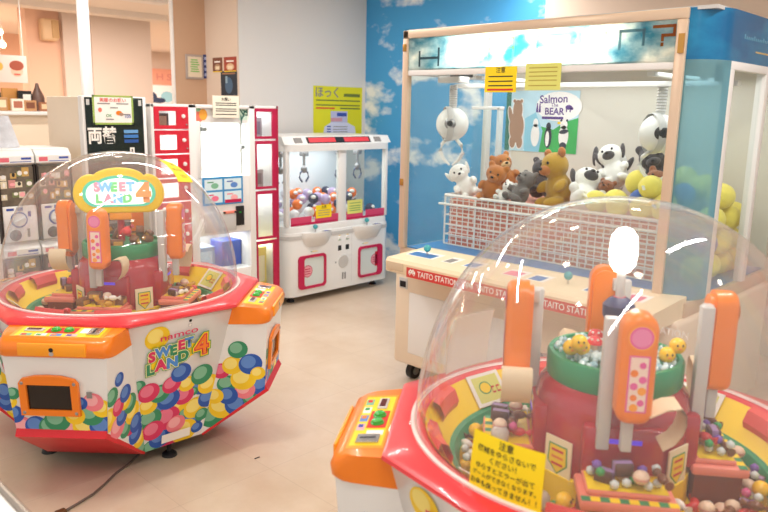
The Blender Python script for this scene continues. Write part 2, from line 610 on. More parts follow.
def face_frame(q, axis=(0, 0)):
    q = [Vector(p) for p in q]
    c = sum(q, Vector()) / 4
    n = (q[1] - q[0]).cross(q[2] - q[0]).normalized()
    if n.x * (c.x - axis[0]) + n.y * (c.y - axis[1]) < 0:
        n = -n
    u = (Vector((0, 0, 1)) - n * n.z).normalized()
    M = FR(c, u.cross(n), u)
    Mi = M.inverted()
    poly = [tuple((Mi @ p)[:2]) for p in q]
    area2 = sum(poly[i - 1][0] * poly[i][1] - poly[i][0] * poly[i - 1][1] for i in range(4))
    return M, (poly if area2 > 0 else poly[::-1])


def balloons(b, M, poly, lst):
    for i, (x, y, r, c) in enumerate(lst):
        r *= 1.14 if r < 0.05 else 1.05
        lay = 2 + i * 0.2
        for (dx, dy, s, m) in ((0, 0, 1.0, PR[c]), (-0.18, 0.2, 0.62, PL[c])):
            el = [(x + r * dx + r * s * 1.02 * math.cos(a) - r * s * 0.06 * math.sin(a), y + r * dy + r * s * 0.96 * math.sin(a) + r * s * 0.1 * math.cos(a)) for a in [2 * PI * k / 22 for k in range(22)]]
            cl = clip_poly(el, poly)
            if len(cl) > 2:
                b.poly([(p[0], p[1], (lay + (0.1 if s < 1 else 0)) * 0.0004) for p in cl], m, M)


def Rk(k, p):
    c, s = [(1, 0), (0, 1), (-1, 0), (0, -1)][k % 4]
    return Vector((p[0] * c - p[1] * s, p[0] * s + p[1] * c, p[2]))


def oct_pt(r, i, n):
    """point of a regular octagon of apothem r whose flats face 0, 45, 90 ... degrees"""
    a = 2 * PI * i / n
    d = (a + PI / 8) % (PI / 4) - PI / 8
    return r / math.cos(d) * math.cos(a), r / math.cos(d) * math.sin(a)


LB = lambda s: Vector((0.417, s * 0.219, 0.08))
LT = lambda s: Vector((0.585, s * 0.242, 0.715))
L6 = lambda s: LB(s).lerp(LT(s), 0.555 / 0.635)
FC = lambda s: Vector((0.735, s * 0.208, 0.635))


def FBc(s):
    n = (L6(s) - LB(s)).cross(FC(s) - LB(s))
    x, z = 0.715, 0.30
    return Vector((x, LB(s).y - (n.x * (x - LB(s).x) + n.z * (z - LB(s).z)) / n.y, z))


def capsule(w, z0, z1, n=10):
    """outline of an upright rounded bar, width w, from z0 to z1"""
    r = w / 2
    pts = []
    for k in range(n + 1):
        a = PI * k / n
        pts.append((r * math.cos(a), z1 - r + r * math.sin(a)))
    r2 = r * 0.7
    for k in range(n // 2 + 1):
        a = PI + PI / 2 * k / (n // 2)
        pts.append((-(r - r2) + r2 * math.cos(a), z0 + r2 + r2 * math.sin(a)))
    for k in range(n // 2 + 1):
        a = 1.5 * PI + PI / 2 * k / (n // 2)
        pts.append((r - r2 + r2 * math.cos(a), z0 + r2 + r2 * math.sin(a)))
    return pts


def block_word(b, M, word, cols, xs, y0, size, lay):
    for i, ch in enumerate(word):
        x = xs[i]
        y = y0 + 0.006 * math.sin(i * 2.3) + (x + 0.12) * 0.12
        b.text(ch, size, ink_g, M, x, y, lay, 0.15)
        b.text(ch, size, mat('logo_cream', '#fbf2b0', 0.4), M, x, y, lay + 1, 0.11)
        b.text(ch, size, cols[i], M, x, y, lay + 2, 0.06)


def make_pusher(root):
    # white cabinet with the printed balloons
    b = B()
    for k in range(4):
        q = lambda p: Rk(k, p)
        b.poly([q(FBc(-1)), q(FBc(1)), q(FC(1)), q(FC(-1))], white_pl)
        b.poly([q(LB(1)), q(L6(1)), q(FC(1)), q(FBc(1))], white_pl)
        b.poly([q(LB(-1)), q(FBc(-1)), q(FC(-1)), q(L6(-1))], white_pl)
        b.poly([q(LB(1)), Rk(k + 1, LB(-1)), Rk(k + 1, LT(-1)), q(LT(1))], white_pl)
        b.poly([q(L6(-1)), q(L6(1)), q(LT(1)), q(LT(-1))], white_pl)
        b.poly([q(FC(-1)), q(FC(1)), q(L6(1)), q(L6(-1))], white_pl)
    b.poly([p for k in range(4) for p in (Rk(k, LB(-1)), Rk(k, LB(1)))][::-1], black)
    bmesh.ops.remove_doubles(b.bm, verts=b.bm.verts, dist=1e-5)
    bmesh.ops.recalc_face_normals(b.bm, faces=b.bm.faces)
    for k in range(4):
        q = lambda p: Rk(k, p)
        balloons(b, *face_frame([q(FBc(-1)), q(FBc(1)), q(FC(1)), q(FC(-1))]), FRONT)
        mid = q(Vector((0.3, 0, 0)))
        for sgn, lst in ((1, SIDEP), (-1, SIDEM)):
            M, poly = face_frame([q(LB(sgn)), q(L6(sgn)), q(FC(sgn)), q(FBc(sgn))], (mid.x, mid.y))
            balloons(b, M, poly, lst)
        M, poly = face_frame([q(LB(1)), Rk(k + 1, LB(-1)), Rk(k + 1, LT(-1)), q(LT(1))])
        balloons(b, M, poly, LOGO)
        # panel seams, key lock and data plate
        b.rect(-0.07, 0.07, -0.30, -0.255, paper, M, 24)
        b.ell(0.035, 0.297, 0.007, 0.007, black, M, 3)
        b.rect(0.026, 0.044, 0.268, 0.284, lgrey, M, 3)
        b.ell(0.035, 0.276, 0.006, 0.006, paper, M, 4)
    obj('cabinet', b, root, 25)
    # logo lettering on the slanted panels
    P_, G_, Bl, Or, Rd = PR['r'], PR['g'], mat('print_sky_blue', '#4a8fdc', 0.4), orange, red_rim
    for k in range(4):
        M, poly = face_frame([Rk(k, LB(1)), Rk(k + 1, LB(-1)), Rk(k + 1, LT(-1)), Rk(k, LT(1))])
        M = M @ Matrix.Rotation(0.07, 4, 'Z')
        b = B()
        b.text('namco', 0.042, P_, M, 0.0, 0.247, 18, 0.01, sx=1.6)
        b.ell(-0.03, 0.145, 0.125, 0.045, yellow, M, 17, 0.1)
        block_word(b, M, 'SWEET', [P_, Bl, G_, P_, Bl], (-0.128, -0.078, -0.03, 0.008, 0.045), 0.170, 0.064, 19)
        block_word(b, M, 'LAND', [G_, P_, Bl, G_], (-0.138, -0.09, -0.036, 0.016), 0.112, 0.070, 23)
        b.text('4', 0.135, ink_g, M, 0.105, 0.158, 26, 0.12)
        b.text('4', 0.135, yellow, M, 0.105, 0.158, 27, 0.09)
        b.text('4', 0.135, red_rim, M, 0.105, 0.158, 28, 0.05)
        b.text('4', 0.135, orange, M, 0.105, 0.158, 29, 0.0)
        obj('logo_lettering', b, root, flat=True)
    # red kick skirts
    for k in range(4):
        q = lambda p: Rk(k, p)
        b = B()
        A = [LB(-1), LB(1), FBc(1) + Vector((0.012, 0, 0)), FBc(-1) + Vector((0.012, 0, 0))]
        off = Vector((0.006, 0, -0.008))
        b.loft([[q(p + off) for p in A], [q(p + Vector((-0.01, 0, 0.02))) for p in A]], red_skirt, True, True)
        obj('skirt', b, root)
    # adjustable feet under the slanted panels
    for k in range(4):
        a = PI / 4 + k * PI / 2
        x, y = 0.40 * math.cos(a), 0.40 * math.sin(a)
        b = B()
        b.cyl((x, y, 0.02), (x, y, 0.09), 0.011, 0.011, black, 10)
        b.lathe([(0, 0.022), (0.02, 0.022), (0.033, 0.012), (0.036, 0.0), (0, 0)], black, 18, Matrix.Translation((x, y, 0)))
        obj('foot', b, root)
    # red octagonal rim
    b = B()
    n = 96
    ring = lambda r, z: [(oct_pt(r, i, n)[0], oct_pt(r, i, n)[1], z) for i in range(n)]
    circ = lambda r, z: [(r * math.cos(2 * PI * i / n), r * math.sin(2 * PI * i / n), z) for i in range(n)]
    b.loft([ring(0.575, 0.708), ring(0.598, 0.710), ring(0.606, 0.717), ring(0.604, 0.727), ring(0.594, 0.734), circ(0.560, 0.741), circ(0.540, 0.744), circ(0.515, 0.736), circ(0.500, 0.715)], red_rim)
    obj('rim', b, root, 40)
    b = B(); b.lathe([(0.553, 0.7415), (0.553, 0.748), (0.544, 0.750), (0.537, 0.744)], mat('clear_gasket', '#f0d4cf', 0.25), 96); obj('dome_gasket', b, root)
    # bowl: yellow slope, green gutter, yellow pit
    b = B()
    b.lathe([(0.512, 0.738), (0.44, 0.655)], yellow_d, 64)
    b.lathe([(0.44, 0.655), (0.425, 0.650), (0.41, 0.625)], green, 64)
    b.lathe([(0.41, 0.625), (0.40, 0.585), (0.15, 0.585)], yellow_d, 64)
    obj('bowl', b, root)
    # red arcs of the bowl wall between players
    for k in range(4):
        a = k * PI / 2 + PI / 4
        for (u0, u1) in ((-0.66, -0.36), (0.36, 0.66)):
            b = B()
            b.lathe([(0.507, 0.735), (0.500, 0.754), (0.478, 0.744), (0.463, 0.71), (0.468, 0.69)], mat('red_arc', '#e8534d', 0.35), 10, None, a + u0, a + u1)
            obj('bowl_bumper', b, root)
    # drum
    b = B()
    b.lathe([(0.218, 0.585), (0.218, 0.665), (0.205, 0.668)], yellow_d, 48)
    obj('drum_base', b, root)
    b = B()
    b.lathe([(0.203, 0.655), (0.207, 0.66), (0.205, 0.84), (0.196, 0.875), (0.178, 0.895), (0.172, 0.905), (0, 0.905)], red_drum, 64)
    for k in range(4):
        a = k * PI / 2
        M = FR((0.212 * math.cos(a), 0.212 * math.sin(a), 0.765), (-math.sin(a), math.cos(a), 0), (0, 0, 1))
        b.box(-0.1, 0.1, -0.08, 0.07, -0.04, 0.004, red_drum, 0.012, 2, M)
    obj('drum', b, root)
    b = B(); b.lathe([(0.165, 0.893), (0.176, 0.896), (0.18, 0.902), (0.18, 0.958), (0.175, 0.966), (0.164, 0.966), (0.16, 0.952), (0.0, 0.95)], green, 64); obj('top_ring', b, root)
    # paper tags on the drum
    tagp = mat('tag_paper', '#f6e7c6', 0.6)
    for k in range(4):
        a = k * PI / 2 + PI / 4
        M = FR((0.2135 * math.cos(a), 0.2135 * math.sin(a), 0.71), (-math.sin(a), math.cos(a), 0), (0, 0, 1)) @ Matrix.Diagonal((1.18, 1.18, 1, 1))
        b = B()
        b.box(-0.036, 0.036, -0.048, 0.048, -0.004, 0.0, tagp, 0.0, 1, M)
        pts = [(-0.022, 0.03), (0.022, 0.03), (0.024, -0.01), (0.0, -0.034), (-0.024, -0.01)]
        b.poly([(x * 1.15, y * 1.1, 0.0006) for x, y in pts[::-1]][::-1], ink_g, M)
        b.poly([(x, y, 0.0012) for x, y in pts], yellow, M)
        for j in range(3):
            b.rect(-0.016, 0.016, 0.016 - j * 0.016, 0.022 - j * 0.016, orange if j % 2 else ink_r, M, 4)
        obj('drum_tag', b, root, flat=True)
        # aim plate on the yellow collar
    for k in range(4):
        a = k * PI / 2 + 0.42
        M = FR((0.222 * math.cos(a), 0.222 * math.sin(a), 0.628), (-math.sin(a), math.cos(a), 0), (0, 0, 1))
        b = B()
        b.box(-0.026, 0.026, -0.032, 0.032, -0.004, 0.0, grey, 0.0, 1, M)
        b.rect(-0.021, 0.021, -0.027, 0.027, yellow, M, 1)
        b.text('\u72d9', 0.036, ink, M, 0, 0, 2, 0.01)
        obj('aim_plate', b, root, flat=True)
    # pink prize shelves with striped tops, one per player
    for k in range(4):
        Mr = Matrix.Rotation(k * PI / 2, 4, 'Z')
        b = B()
        b.box(0.2, 0.345, -0.115, 0.115, 0.675, 0.702, pink, 0.008, 2, Mr)
        b.box(0.2, 0.315, -0.098, 0.098, 0.702, 0.716, pink, 0.006, 2, Mr)
        Mt = Mr @ Matrix.Translation((0, 0, 0.702))
        for j in range(5):
            y = -0.112 + j * 0.045
            b.rect(0.318, 0.340, y, y + 0.022, green, Mt, 1)
            b.rect(0.318, 0.340, y + 0.022, y + 0.045, yellow, Mt, 1)
        b.rect(0.22, 0.31, -0.094, 0.094, yellow, Mr @ Matrix.Translation((0, 0, 0.716)), 1)
        b.box(0.21, 0.33, -0.105, 0.105, 0.586, 0.675, mat('shelf_shade', '#7c3a2c', 0.6), 0, 1, Mr)  # solid block, its dark colour paints the shade below the shelf
        obj('prize_shelf', b, root)
    # picture cards leaning on the bowl slope
    for k in range(4):
        a = k * PI / 2 + PI / 4
        n = Vector((-(0.738 - 0.655) / 0.072 * math.cos(a), -(0.738 - 0.655) / 0.072 * math.sin(a), 1)).normalized()
        M = FR((0.470 * math.cos(a), 0.470 * math.sin(a), 0.7005), (math.sin(a), -math.cos(a), 0), Vector((math.cos(a), math.sin(a), 1.15)))
        b = B()
        b.box(-0.07, 0.07, -0.055, 0.055, 0.001, 0.0035, paper, 0, 1, M)
        M2 = M @ Matrix.Translation((0, 0, 0.0035))
        b.rect(-0.056, 0.056, -0.044, 0.044, paper_p, M2, 1)
        b.ell(-0.012, 0.004, 0.026, 0.022, ink_g, M2, 2)
        b.ell(-0.012, 0.004, 0.022, 0.018, yellow, M2, 3)
        for sgn in (0.012, 0.034):
            b.rect(sgn, sgn + 0.014, -0.02, -0.014, ink_r, M2, 3)
            b.rect(sgn, sgn + 0.003, -0.02, 0.004, ink_r, M2, 3)
            b.rect(sgn, sgn + 0.014, -0.002, 0.004, ink_r, M2, 3)
        obj('picture_card', b, root, flat=True)
    # crane arms
    sticker = mat('sticker_cream', '#f7dccb', 0.5)
    spink = mat('sticker_pink', '#e85aa0', 0.5)
    for k in range(4):
        Mr = Matrix.Rotation(k * PI / 2, 4, 'Z')
        out = capsule(0.084, 0.880, 1.152)
        # the frame maps x -> tangent, y -> up, z -> outward
        M = Mr @ FR((0.24, 0, 0), (0, 1, 0), (0, 0, 1))
        b = B()
        b.prism(out, 0.0, 0.06, orange, 0.02, 3, M)
        b.prism(capsule(0.068, 0.895, 1.14), -0.012, 0.0, orange, 0.0, 1, M)
        arm = obj('crane_arm', b, root, 40)
        Mf = M @ Matrix.Translation((0, 0, 0.06))
        b = B()
        b.ell(0, 1.098, 0.031, 0.031, orange_l, Mf, 1)
        b.ell(0, 1.098, 0.027, 0.027, spink, Mf, 2)
        b.ell(0, 1.098, 0.022, 0.022, mat('sticker_rose', '#ef86b4', 0.5), Mf, 3)
        for (x0, x1, y0, y1, m, l) in ((-0.024, 0.024, 0.915, 1.055, spink, 1), (-0.02, 0.02, 0.919, 1.051, sticker, 2)):
            b.rect(x0, x1, y0, y1, m, Mf, l)
        rr = random.Random(7)
        for (x, y, r, m) in ((0.008, 1.02, 0.008, spink), (-0.01, 1.0, 0.009, orange), (0.01, 0.985, 0.009, spink), (-0.009, 0.968, 0.009, spink), (0.01, 0.957, 0.010, orange_l), (-0.008, 0.94, 0.008, orange), (0.009, 0.928, 0.008, spink), (-0.006, 0.915, 0.010, orange_l)):
            b.ell(x, y + 0.012, r, r, m, Mf, 3)
        obj('sticker', b, arm, flat=True)
        b = B()
        b.box(0.195, 0.228, -0.070, -0.038, 0.78, 1.12, lgrey, 0.004, 2, Mr)
        b.box(0.206, 0.232, -0.042, -0.02, 1.085, 1.12, lgrey, 0.003, 2, Mr)
        b.box(0.245, 0.272, -0.02, 0.006, 0.80, 0.91, lgrey, 0.003, 2, Mr)
        obj('arm_post', b, root)
        # bent scoop below the arm
        prof = [(0.035, 0.905), (0.07, 0.925), (0.1, 0.930), (0.112, 0.915), (0.114, 0.89), (0.108, 0.865), (0.092, 0.84), (0.07, 0.825)]
        b = B()
        t = 0.0035
        b.loft([[(0.225, y, z) for y, z in prof], [(0.305, y, z) for y, z in prof]], beige_sheet, closed=False, M=Mr)
        b.loft([[(0.225, y + t, z + t) for y, z in prof], [(0.305, y + t, z + t) for y, z in prof]], beige_sheet, closed=False, M=Mr)
        obj('scoop', b, root)
        # purple window of the drive under the arm
        b = B()
        Mp = Mr @ FR((0.2165, 0, 0.80), (0, 1, 0), (0, 0, 1))
        b.box(-0.045, 0.045, -0.008, 0.008, -0.004, 0.0, mat('violet_window', '#5a34d6', 0.3, emit=0.6), 0.002, 1, Mp)
        obj('drive_window', b, root)
    # orange control panels
    for k in range(4):
        Mr = Matrix.Rotation(k * PI / 2, 4, 'Z')
        b = B()
        prof = [(0.738, 0.63), (0.748, 0.637), (0.752, 0.665), (0.742, 0.692), (0.722, 0.704), (0.600, 0.716), (0.56, 0.716), (0.56, 0.63)]
        t = bmesh.new()
        L = [t.verts.new((x, -0.222 if x > 0.62 else -0.24, z)) for x, z in prof]
        R_ = [t.verts.new((x, 0.222 if x > 0.62 else 0.24, z)) for x, z in prof]
        t.faces.new(L); t.faces.new(R_[::-1])
        for i in range(len(prof)):
            j = (i + 1) % len(prof)
            t.faces.new((L[i], R_[i], R_[j], L[j]))
        bmesh.ops.recalc_face_normals(t, faces=t.faces)
        es = [e for e in t.edges if (abs(e.verts[0].co.y - e.verts[1].co.y) < 1e-4 and e.verts[0].co.x > 0.6 and e.verts[1].co.x > 0.6)]
        bmesh.ops.bevel(t, geom=es, offset=0.03, segments=3, affect='EDGES', profile=0.5)
        b.merge(t, orange, Mr)
        cp = obj('control_box', b, root, 45)
        b = B()
        b.box(0.745, 0.757, -0.135, 0.135, 0.64, 0.692, orange_l, 0.006, 2, Mr)
        dr = obj('coin_drawer', b, cp)
        b = B()
        Mk = Mr @ FR((0.7575, 0, 0.667), (0, 1, 0), (0, 0, 1))
        b.ell(0, 0.0, 0.009, 0.009, black, Mk, 1); b.ell(0, -0.016, 0.009, 0.009, chrome, Mk, 1)
        obj('key_lock', b, cp, flat=True)
        # printed top plate
        Mt = Mr @ FR((0.661, 0, 0.7105), (0, 1, 0), (-1, 0, 0.098))
        b = B()
        b.rect(-0.185, 0.185, -0.052, 0.05, orange_l, Mt, 1)
        b.rect(-0.17, 0.17, -0.046, 0.044, yellow, Mt, 2)
        for j, c in enumerate((PL['g'], paper, PL['b'], PL['p'])):
            b.rect(-0.15 + j * 0.06, -0.105 + j * 0.06, -0.044, -0.02, c, Mt, 3)
            b.rect(-0.145 + j * 0.06, -0.125 + j * 0.06, -0.040, -0.026, (ink_r, ink_g, orange, ink_b)[j], Mt, 4)
        b.rect(-0.06, 0.06, -0.016, 0.04, ink_r, Mt, 3)
        b.rect(0.075, 0.105, -0.01, 0.038, paper, Mt, 3)
        obj('panel_print', b, cp, flat=True)
        for s_ in (-0.026, 0.026):
            b = B()
            p = Mt @ Vector((s_, 0.012, 0.0))
            b.lathe([(0.02, 0), (0.02, 0.004), (0.016, 0.005), (0.016, 0.010), (0.012, 0.013), (0, 0.014)], green_b, 18, Mt @ Matrix.Translation((s_, 0.012, 0.001)))
            obj('button', b, cp)
        b = B()
        b.box(-0.15, -0.075, -0.004, 0.026, 0.0, 0.006, lgrey, 0.002, 1, Mt)
        b.box(-0.14, -0.085, 0.003, 0.02, 0.005, 0.0075, mat('display_red_dark', '#5a1010', 0.2), 0, 1, Mt)
        obj('credit_display', b, cp)
        b = B()
        b.box(0.11, 0.16, -0.03, 0.034, 0.0, 0.008, chrome, 0.002, 1, Mt)
        b.box(0.13, 0.138, -0.02, 0.024, 0.006, 0.0085, black, 0, 1, Mt)
        obj('coin_slot', b, cp)
        # orange prize chute: frame, recess and flap
        c0 = Vector((0.7272, -0.03, 0.462))
        Mc = Mr @ FR(c0, (0, 1, 0), (0.0625, 0, 1)) @ Matrix.Diagonal((0.88, 0.9, 1, 1))
        b = B()
        fo = [(-0.135, -0.085), (0.135, -0.085), (0.135, 0.07), (0.12, 0.09), (0.06, 0.104), (0, 0.107), (-0.06, 0.104), (-0.12, 0.09), (-0.135, 0.07)]
        fi = [(-0.1, -0.058), (0.1, -0.058), (0.1, 0.03), (0.1, 0.062), (0.06, 0.062), (0, 0.062), (-0.06, 0.062), (-0.1, 0.062), (-0.1, 0.03)]
        b.loft([[(x, y, 0) for x, y in fo], [(x * 0.99, y * 0.99, 0.014) for x, y in fo], [(x, y, 0.014) for x, y in fi], [(x, y, 0.002) for x, y in fi]], orange, M=Mc)
        fr_ = obj('chute_frame', b, root)
        b = B()
        b.box(-0.1, 0.1, -0.058, 0.062, 0.0022, 0.004, mat('chute_flap', '#1d1512', 0.15), 0, 1, Mc)
        obj('chute_flap', b, fr_)
        for (x, y) in ((-0.118, -0.07), (0.118, -0.07), (-0.118, 0.07), (0.118, 0.07)):
            b = B()
            b.lathe([(0, 0.004), (0.006, 0.003), (0.008, 0)], grey, 10, Mc @ Matrix.Translation((x, y, 0.014)))
            obj('screw', b, fr_)
        b = B(); b.rect(0.165, 0.19, 0.0, 0.03, ink_grey, Mc @ Matrix.Translation((0, 0, 0.002)), 1); obj('data_plate', b, root, flat=True)
    # clear dome
    prof = []
    for i in range(33):
        t = PI / 2 * i / 32
        prof.append((0.54 * math.cos(t) ** 0.92, 0.745 + 0.642 * math.sin(t) ** 0.98))
    prof[-1] = (0, prof[-1][1])
    b = B(); b.lathe(prof, acrylic, 96); obj('dome', b, root, 60)
    b = B(); b.cyl((0, 0, 0.96), (0, 0, 1.12), 0.016, 0.016, mat('red_pole', '#c33040', 0.35), 14)
    obj('center_pole', b, root)


far_p = thing('prize_pusher_machine', 'round domed prize game with a lit cloud-shaped title sign inside its dome', 'arcade game', (0, 0, 0), 'domed prize pusher machines')
make_pusher(far_p)
near_p = copy_tree(far_p)
near_p['label'] = 'big domed prize game in the foreground with a yellow notice on its dome'

# title sign of the rear machine
cloud = []
for (cx_, cy_, rx_, ry_, a0, a1) in ((-0.125, 0, 0.078, 0.092, 90, 270), (0.125, 0, 0.078, 0.092, -90, 90)):
    cloud.append([(cx_ + rx_ * math.cos(math.radians(a)), cy_ + ry_ * math.sin(math.radians(a))) for a in range(a0, a1 + 1, 12)])
topb = [(0.105 * math.cos(math.radians(a)) * 1.12, 0.07 + 0.052 * math.sin(math.radians(a))) for a in range(15, 166, 12)]
sign_out = cloud[1] + topb + cloud[0]
sgn_a = -PI / 180 * 0
Ms = FR((0.03, 0, 1.190), (0, 1, 0), (-0.05, 0, 1))
Ms = Matrix.Rotation(0.377, 4, 'Z') @ Ms
b = B()
b.prism(sign_out, -0.03, 0.0, yellow, 0.01, 3, Ms)
b.box(-0.05, 0.05, -0.125, -0.08, -0.025, -0.005, orange_l, 0.006, 2, Ms)
sg = obj('title_sign', b, far_p, 45)
b = B()
inn = [(x * 0.80, y * 0.66 if y < 0 else y * 0.70) for x, y in sign_out]
b.prism(inn, 0.0, 0.003, mat('sign_teal', '#4fc3a4', 0.4, emit=0.5), 0, 1, Ms)
b.prism([(x * 0.9, y * 0.84) for x, y in inn], 0.003, 0.004, mat('sign_lit_face', '#f0faee', 0.4, emit=1.1), 0, 1, Ms)
face = obj('sign_face', b, sg, flat=True)
b = B()
Mt_ = Ms @ Matrix.Translation((0, 0, 0.004))
cs = [mat('lit_pink', '#f79bb0', 0.5, emit=0.5), mat('lit_blue', '#86c3ee', 0.5, emit=0.5), mat('lit_green', '#7ed68a', 0.5, emit=0.5), mat('lit_orange', '#f39a5c', 0.5, emit=0.5)]
for i, ch in enumerate('SWEET'):
    b.text(ch, 0.056, cs[(0, 1, 2, 0, 1)[i]], Mt_, -0.098 + i * 0.037, 0.03, 2, 0.075)
for i, ch in enumerate('LAND'):
    b.text(ch, 0.054, cs[(2, 0, 1, 2)[i]], Mt_, -0.092 + i * 0.042, -0.024, 2, 0.075)
b.text('4', 0.115, cs[3], Mt_, 0.108, 0.0, 3, 0.08)
obj('sign_lettering', b, sg, flat=True)
b = B(); b.cyl((0, 0, 1.1), (0.015, 0, 1.19), 0.02, 0.02, orange_l, 12); obj('sign_neck', b, far_p)

# lamp on the mast of the front machine
b = B(); b.lathe([(0, 1.055), (0.036, 1.057), (0.042, 1.07), (0.042, 1.098), (0.03, 1.112), (0.018, 1.12)], navy, 24); obj('mast_cap', b, near_p)
b = B(); b.cyl((0, 0, 1.115), (0, 0, 1.2), 0.012, 0.012, lgrey, 12); obj('lamp_stem', b, near_p)
b = B(); b.lathe([(0, 1.185), (0.02, 1.19), (0.033, 1.21), (0.037, 1.245), (0.033, 1.285), (0.02, 1.303), (0, 1.31)], lit_white, 24); obj('mast_lamp', b, near_p)

FARC, FARR = Vector((1.555, 3.276, 0)), math.radians(-137)
NEARC, NEARR = Vector((1.793, 0.858, 0)), math.radians(126.5)
far_p.location = FARC; far_p.rotation_euler = (0, 0, FARR)
near_p.location = NEARC; near_p.rotation_euler = (0, 0, NEARR)


def on_pusher(which, r, ang, z):
    """a point r from a pusher's axis, ang degrees from its first control box"""
    c, a0 = (FARC, FARR) if which == 'far' else (NEARC, NEARR)
    return c + Vector((r * math.cos(a0 + math.radians(ang)), r * math.sin(a0 + math.radians(ang)), z))


def dome_patch(name, c, t0, t1, a0, a1, m, label, cat, draw=None, lift=0.004, quad=None):
    """a sheet stuck on a dome, following its curve"""
    b = B()
    def pt(u, v, l=lift):
        if quad:
            (A, B_, C_, D_) = quad
            t = (A[0] * (1 - u) + B_[0] * u) * (1 - v) + (D_[0] * (1 - u) + C_[0] * u) * v
            a = (A[1] * (1 - u) + B_[1] * u) * (1 - v) + (D_[1] * (1 - u) + C_[1] * u) * v
        else:
            t, a = t0 + (t1 - t0) * v, a0 + (a1 - a0) * u
        t, a = math.radians(t), math.radians(a)
        r = 0.54 * math.cos(t) ** 0.92
        p = Vector((c.x + r * math.cos(a), c.y + r * math.sin(a), 0.745 + 0.642 * math.sin(t) ** 0.98))
        n = Vector((math.cos(t) * math.cos(a), math.cos(t) * math.sin(a), math.sin(t) * 0.82)).normalized()
        return p + n * l
    N = 12
    b.loft([[pt(i / N, j / N) for i in range(N + 1)] for j in range(N + 1)], m, closed=False)
    b.loft([[pt(i / N, j / N, lift - 0.0012) for i in range(N + 1)] for j in range(N + 1)], m, closed=False)
    if draw:
        for (txt, u, v, size, mm, sx) in draw:
            me = text_mesh(txt, 0.012, 'CENTER', 0.0)
            t = bmesh.new(); t.from_mesh(me)
            i = b.mi(mm)
            for vv in t.verts:
                vv.co = pt(u + vv.co.x * size * sx, v + vv.co.y * size, lift + 0.0008)
            b.merge(t, mm)
    o = obj(name, b, None, flat=True)
    return tag(o, label, cat)

# ------------------------------------------------------------------ the big crane cabinet
XM, XB, YL, YR = 3.13, 4.23, 2.92, 1.17
cr = thing('crane_cabinet', 'tall glass crane cabinet with lit sky-pattern header and blue corner column', 'crane game', (3.68, 2.04, 0))
NEGX = lambda x, y, z: FR((x, y, z), (0, -1, 0), (0, 0, 1))
b = B()
b.box(3.03, XB, YR, 2.86, 0.11, 0.72, cream, 0.02, 3)
M = NEGX(3.03, 0, 0)
b.box(-2.74, -2.45, 0.19, 0.56, -0.004, 0.004, white_pl, 0.006, 2, M)
b.box(-2.33, -1.40, 0.16, 0.60, -0.004, 0.003, mat('cream_panel', '#e8d6bd', 0.4), 0.006, 2, M)
b.box(-2.20, -1.95, 0.28, 0.54, 0.0, 0.006, white_pl, 0.004, 2, M)
base = obj('base', b, cr)
b = B(); b.box(-2.82, -2.755, 0.575, 0.64, -0.002, 0.006, lgrey, 0.004, 2, M); b.box(-2.81, -2.765, 0.585, 0.62, 0.005, 0.008, black, 0, 1, M); obj('lock_plate', b, base)
b = B(); b.box(-2.015, -1.985, 0.36, 0.40, 0.005, 0.012, black, 0.003, 1, M); obj('door_latch', b, base)
M2 = FR((0, YR, 0), (1, 0, 0), (0, 0, 1))
b = B()
b.rect(3.62, 3.74, 0.52, 0.62, paper, M2, 2); b.rect(3.635, 3.665, 0.535, 0.60, ink_grey, M2, 3); b.rect(3.68, 3.73, 0.55, 0.557, ink_grey, M2, 3)
b.rect(3.62, 3.66, 0.36, 0.46, paper, M2, 2); b.rect(3.63, 3.65, 0.38, 0.44, ink_grey, M2, 3)
obj('warning_sticker', b, base, flat=True)
for (x, y) in ((3.12, 2.77), (3.12, 1.28), (4.14, 2.77), (4.14, 1.28)):
    b = B()
    b.cyl((x - 0.0, y - 0.02, 0.05), (x, y + 0.02, 0.05), 0.05, 0.05, black, 20)
    b.cyl((x, y - 0.022, 0.05), (x, y + 0.022, 0.05), 0.026, 0.026, grey, 14)
    w = obj('caster_wheel', b, cr)
    b = B(); b.box(x - 0.03, x + 0.03, y - 0.032, y + 0.032, 0.098, 0.112, grey, 0.004); b.box(x - 0.014, x + 0.014, y - 0.03, y - 0.024, 0.04, 0.1, grey); b.box(x - 0.014, x + 0.014, y + 0.024, y + 0.03, 0.04, 0.1, grey); obj('fork', b, w)
b = B()
prof = [(3.16, 0.715), (2.84, 0.715), (2.822, 0.725), (2.82, 0.78), (2.832, 0.798), (3.16, 0.815)]
b.loft([[(x, 1.20, z) for x, z in prof], [(x, 2.735, z) for x, z in prof]], mat('cream_counter', '#f0dcba', 0.38), True, True)
ct = obj('counter', b, cr)
b = B(); b.box(-2.725, -2.60, 0.735, 0.78, 0, 0.004, mat('speaker_grille', '#d5c0a3', 0.6), 0.004, 2, NEGX(2.82, 0, 0)); obj('speaker_grille', b, ct)
stripe = mat('stripe_red', '#d5463f', 0.5)
b = B(); b.box(-2.575, -1.22, 0.714, 0.768, -0.001, 0.002, stripe, 0, 1, NEGX(2.82, 0, 0)); st_ = obj('red_band', b, ct)
Mb = NEGX(2.818, 0, 0)
for yy in (2.535, 2.145, 1.755, 1.365):
    b = B()
    for (i, row) in enumerate(('00100100', '01111110', '11011011', '11111111', '10100101', '01000010')):
        for j, c in enumerate(row):
            if c == '1':
                b.rect(-yy - 0.024 + j * 0.006, -yy - 0.018 + j * 0.006, 0.757 - i * 0.006, 0.763 - i * 0.006, paper, Mb, 2)
    b.text('TAITO STATION', 0.043, paper, Mb, -yy + 0.04, 0.741, 2, 0.012, 'LEFT', 0.88)
    obj('band_lettering', b, st_, flat=True)
Mt = FR((3.0, 0, 0.8072), (0, -1, 0), (1, 0, 0.056))
pb = mat('print_counter_blue', '#3d78b8', 0.45)
